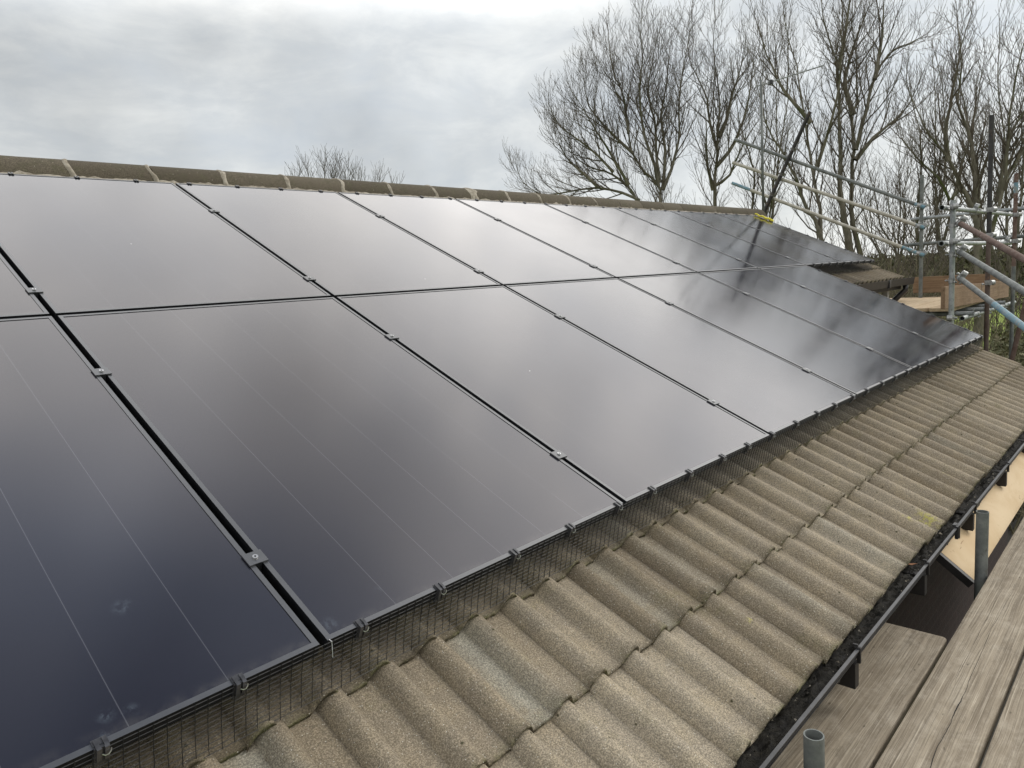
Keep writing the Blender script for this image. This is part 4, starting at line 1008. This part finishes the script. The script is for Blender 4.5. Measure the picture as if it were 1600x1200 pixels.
TD = {
'a':((27.29,15.57),[[[0.0,3.48],[-0.03,4.16],[-0.07,4.54],[-0.63,5.17],[-1.12,6.01],[-1.28,6.82],[-1.44,7.7],[-1.77,8.74],[-2.18,9.47],[-2.65,10.28]],[[-0.07,4.54],[-0.23,5.44],[-0.57,6.64],[-0.75,7.58],[-0.71,8.68],[-0.58,9.73],[-0.6,10.79],[-0.53,11.78]],[[-0.01,4.7],[-0.07,6.08],[-0.08,7.32],[-0.28,8.49],[-0.07,9.7],[0.36,11.09]],[[0.12,4.37],[0.51,5.23],[0.79,6.02],[0.96,6.97],[0.99,8.12],[1.2,9.26],[1.45,10.3],[1.7,11.49]],[[0.12,4.37],[0.32,6.05],[0.23,7.52],[0.58,8.93],[0.77,10.35]],[[-0.07,3.81],[-0.63,3.85],[-0.98,4.06],[-1.35,4.68],[-1.99,5.26],[-2.67,5.52],[-3.34,5.94],[-3.83,6.69],[-4.25,7.46]],[[-1.35,4.68],[-2.04,5.85],[-2.61,6.77],[-3.24,7.82],[-3.72,8.58]],[[-0.9,4.0],[-1.67,4.4],[-2.71,4.71],[-3.94,4.63],[-5.08,4.62],[-5.82,5.21],[-6.09,5.74]],[[-2.71,4.71],[-3.45,5.49],[-4.02,6.11],[-4.33,7.01]]]),
'b':((29.84,14.34),[[[0.0,3.55],[0.07,4.94],[0.18,6.07],[0.24,7.06],[0.32,7.95],[0.26,9.06],[0.12,10.19],[0.24,11.64]],[[0.18,6.07],[-0.1,7.24],[-0.16,8.28],[-0.58,9.35],[-0.86,10.25]],[[0.22,6.62],[0.61,7.33],[0.95,8.5],[1.28,9.37],[1.53,10.45]],[[-0.07,4.34],[-0.38,5.36],[-0.53,6.12],[-0.64,7.28]],[[0.05,4.53],[0.61,4.91],[1.04,6.02],[1.45,6.76]],[[0.11,5.36],[1.02,6.4],[1.68,8.27],[1.94,9.86]]]),
'c':((25.93,8.28),[[[0.0,1.59],[-0.47,2.69],[-1.07,4.19],[-1.44,4.87],[-1.86,5.61],[-2.09,6.56],[-2.25,7.4]],[[0.0,1.59],[0.03,2.66],[-0.14,4.13],[-0.31,5.64],[-0.43,6.93],[-0.47,7.8],[-0.7,8.67],[-0.78,9.71]],[[-0.14,4.13],[0.18,5.43],[0.32,6.71],[0.2,8.2]],[[-0.31,5.64],[-1.15,6.8],[-1.68,8.1],[-1.99,9.37]]]),
'd':((27.69,7.87),[[[0.0,1.09],[-0.31,2.69],[-0.35,4.2],[-0.37,6.36],[-0.43,7.58],[-0.61,8.31],[-0.93,9.29],[-1.08,10.64]],[[-0.43,7.58],[-0.29,8.77],[-0.24,10.38]],[[0.41,0.94],[0.07,2.66],[0.21,4.78],[0.14,6.02],[0.4,6.56],[0.4,8.14],[0.26,9.21],[0.39,10.55]],[[0.21,4.78],[0.52,5.71],[0.91,7.19],[1.48,8.07],[2.16,8.38],[2.92,8.68]],[[0.14,6.02],[-0.04,6.96],[0.14,7.85],[0.65,9.02],[1.15,10.08]],[[0.91,7.19],[1.32,8.35],[1.65,9.62],[1.87,10.46]],[[0.21,4.42],[0.87,5.17],[1.68,5.79],[2.37,6.52]]]),
'e':((21.60,2.67),[[[0.0,0.35],[-0.19,1.89],[-0.52,2.53],[-0.86,3.22],[-1.31,3.78],[-1.63,4.32],[-1.87,4.93]],[[-0.52,2.53],[-0.74,2.19],[-0.99,2.78],[-1.49,3.34],[-1.77,3.81]],[[-0.86,3.14],[-0.95,3.88],[-0.83,4.52],[-0.67,5.36],[-0.51,6.2]],[[0.01,0.68],[-0.05,1.88],[-0.03,3.17],[-0.15,4.05],[-0.35,4.66],[-0.19,5.55],[-0.25,6.61]],[[0.16,0.67],[0.41,2.03],[0.46,3.14],[0.38,4.22],[0.41,5.08],[0.56,6.13]],[[0.44,2.26],[0.75,2.77],[1.08,3.31],[1.55,3.97],[1.84,5.05]],[[0.41,2.03],[0.52,2.69],[0.72,3.77],[1.05,4.32],[1.35,5.24]]]),
}
GT = 'bare winter trees behind the roof'
make_tree('broad bare tree left of the mast, its many limbs fanning over the ridge', *[TD['a'][0], TD['a'][1] + [[[-1.28,6.82],[-1.35,8.3],[-1.75,9.8],[-1.8,11.1]],[[-1.12,6.01],[-2.0,6.9],[-2.9,8.1],[-3.1,9.4]],[[-1.99,5.26],[-3.0,6.3],[-4.2,7.2],[-4.7,8.2]]]], 11, r0=.19, group=GT, dens=.95)
make_tree('slim bare tree with one straight trunk, just left of the aerial mast', TD['b'][0], TD['b'][1], 12, r0=.23, group=GT, dens=.85)
make_tree('bare tree with twin forked trunks behind the leaning dark tube', TD['c'][0], TD['c'][1], 13, r0=.19, group=GT, Lmul=.9, dens=.8)
make_tree('tallest bare tree with close-set mossy trunks, branches leaning right past the top edge', TD['d'][0], TD['d'][1], 14, r0=.24, group=GT, dens=.8)
make_tree('spreading bare tree with dark angled limbs behind the tall brown pole', TD['e'][0], TD['e'][1], 15, r0=.17, group=GT, Lmul=.68, dens=1.0, tw=.0065)
def generic(label, x, y, ztop, seed, n=4, sp=1.6, **k):
    rnd = random.Random(seed); limbs = []
    h = ztop
    for i in range(n):
        off = (i - (n - 1) / 2) / max(1, n - 1) * sp * 2
        z0 = -2.0 + (0 if i == 0 else rnd.uniform(0, (h + 2) * .35))
        lx = [(0.0 if i == 0 else off * .05, z0)]
        for q in range(1, 6):
            f = q / 5; lx.append((off * f ** .8 + rnd.gauss(0, .12), z0 + (h - z0) * f * (1 - .12 * abs(off) / max(.1, sp))))
        limbs.append(lx)
    return make_tree(label, (x, y), limbs, seed, **k)
generic('lower bare sapling clump between the two tallest trees', 33.3, 7.7, 5.6, 21, 5, 1.8, r0=.11, dens=.7, group=GT)
generic('bare tree filling the gap right of the aerial, twiggy to the top edge', 34.4, 13.9, 12.0, 22, 4, 1.6, r0=.15, dens=.65, group=GT, mt='twig')
generic('bare tree at the right edge behind the rusty pole', 29.5, 3.1, 8.4, 23, 5, 2.0, r0=.16, dens=.75, group=GT)
generic('upright bare tree behind the spreading one, topping out near the upper edge', 33.4, 6.2, 9.0, 24, 4, 1.5, r0=.15, dens=.7, group=GT)
generic('far small treetop showing above the ridge at the middle of the roof, left one', 33.1, 50.2, 11.7, 25, 5, 2.3, r0=.16, dens=1.0, maxlev=2, tw=.016, Lmul=1.3, group=GT, mt='twig_far')
generic('far small treetop showing above the ridge, lower one of the distant pair', 36.8, 49.2, 10.7, 26, 4, 2.3, r0=.16, dens=.9, maxlev=2, tw=.016, Lmul=1.3, group=GT, mt='twig_far')
generic('bare saplings beyond the end of the gable rails', 25.5, 5.2, 3.2, 27, 5, 1.6, r0=.07, dens=.8, Lmul=.7, group=GT)

# thicket of brambles and suckers
def thicket(name, label, n, region, hrange, seed, m='stem', rr=(.006, .016), lean=.5):
    rnd = random.Random(seed); mb = MB()
    for i in range(n):
        x, y = region(rnd); h = rnd.uniform(*hrange) * (1 + .25 * mnoise.noise(Vector((x * .35, y * .35, 0))))
        p = Vector((x, y, -2.95)); d = Vector((rnd.gauss(0, lean * .5), rnd.gauss(0, lean * .5), 1)).normalized()
        bend = Vector((rnd.gauss(0, .09), rnd.gauss(0, .09), -rnd.uniform(0, .10) * lean * 1.6)); n_ = 9; st = h / n_; pts = [p.copy()]
        for k in range(n_):
            d = (d + bend + Vector((rnd.gauss(0, .07), rnd.gauss(0, .07), 0))).normalized(); p = p + d * st; pts.append(p.copy())
        r_ = rnd.uniform(*rr)
        mb.tube(pts, [r_ * (1 - .75 * k / n_) for k in range(n_ + 1)], 3, caps=False)
        for b in range(rnd.randint(2, 5)):
            k = rnd.randint(3, n_ - 1); q = pts[k]; dd = (pts[k] - pts[k - 1]).normalized() + Vector((rnd.gauss(0, .6), rnd.gauss(0, .6), rnd.uniform(0, .5))); dd.normalize()
            pp = [q.copy()]
            for w_ in range(4): dd = (dd + Vector((rnd.gauss(0, .14), rnd.gauss(0, .14), .08))).normalized(); q = q + dd * rnd.uniform(.1, .24); pp.append(q.copy())
            mb.tube(pp, [r_ * .45, r_ * .38, r_ * .3, r_ * .24, r_ * .16], 3, caps=False)
    o = mb.build(name, m, None); return tag(o, label, 'undergrowth', kind='stuff')
def polar(a0, a1, d0, d1):
    def f(r):
        a = R(r.uniform(a0, a1)); d = math.sqrt(r.uniform(d0 * d0, d1 * d1)); return (-.76 + d * math.cos(a), -1.33 + d * math.sin(a))
    return f
thicket('thicket', 'tangled bare thicket of thin stems beyond the far platform', 1500, polar(13, 24, 21, 30), (2.2, 4.4), 31, rr=(.008, .02), lean=.45)
thicket('thicket', 'dense pale bramble stems in the right edge gap below the sloping tubes', 620, polar(3.5, 9.6, 11, 18), (1.5, 3.2), 32, rr=(.005, .013), lean=1.0)
thicket('thicket', 'sparse thin stems standing in front of the bright green grass', 70, polar(9.6, 13, 12, 17), (1.2, 2.6), 33, rr=(.005, .010), lean=.6)
thicket('thicket', 'tall thin suckers rising behind the scaffold poles', 380, polar(3, 22, 22, 30), (4.2, 6.2), 34, m='twig', rr=(.009, .018), lean=.25)
def leafmass(name, label, n, region, z0, z1, size, seed, m='hedge', cat='hedge'):
    rnd = random.Random(seed); mb = MB()
    for i in range(n):
        x, y = region(rnd); top = z1 + .5 * mnoise.noise(Vector((x * .25, y * .25, 3))) + .25 * mnoise.noise(Vector((x * .9, y * .9, 3)))
        z = z0 + (top - z0) * rnd.random() ** .7
        c = Vector((x, y, z)); a = Vector((rnd.gauss(0, 1), rnd.gauss(0, 1), rnd.gauss(0, 1))).normalized(); b = a.cross(Vector((rnd.gauss(0, 1), rnd.gauss(0, 1), rnd.gauss(0, 1)))).normalized()
        s_ = size * rnd.uniform(.5, 1.4)
        mb.add([c + a * s_, c + b * s_ * .6, c - a * s_, c - b * s_ * .6], [(0, 1, 2, 3)])
    o = mb.build(name, m, None); return tag(o, label, cat, kind='stuff')
leafmass('hedge', 'dark ivy and leaf litter bank among the brambles at the right edge', 26000, polar(2.5, 9.3, 13.5, 20), -2.95, -.95, .045, 41)
leafmass('hedge', 'distant dark hedgerow along the far side of the field', 42000, polar(4, 40, 60, 66), -2.95, .95, .16, 42)
leafmass('hedge', 'low green scrub behind the thicket beyond the platform', 22000, polar(12.6, 24, 27, 33), -2.95, -.3, .06, 43)
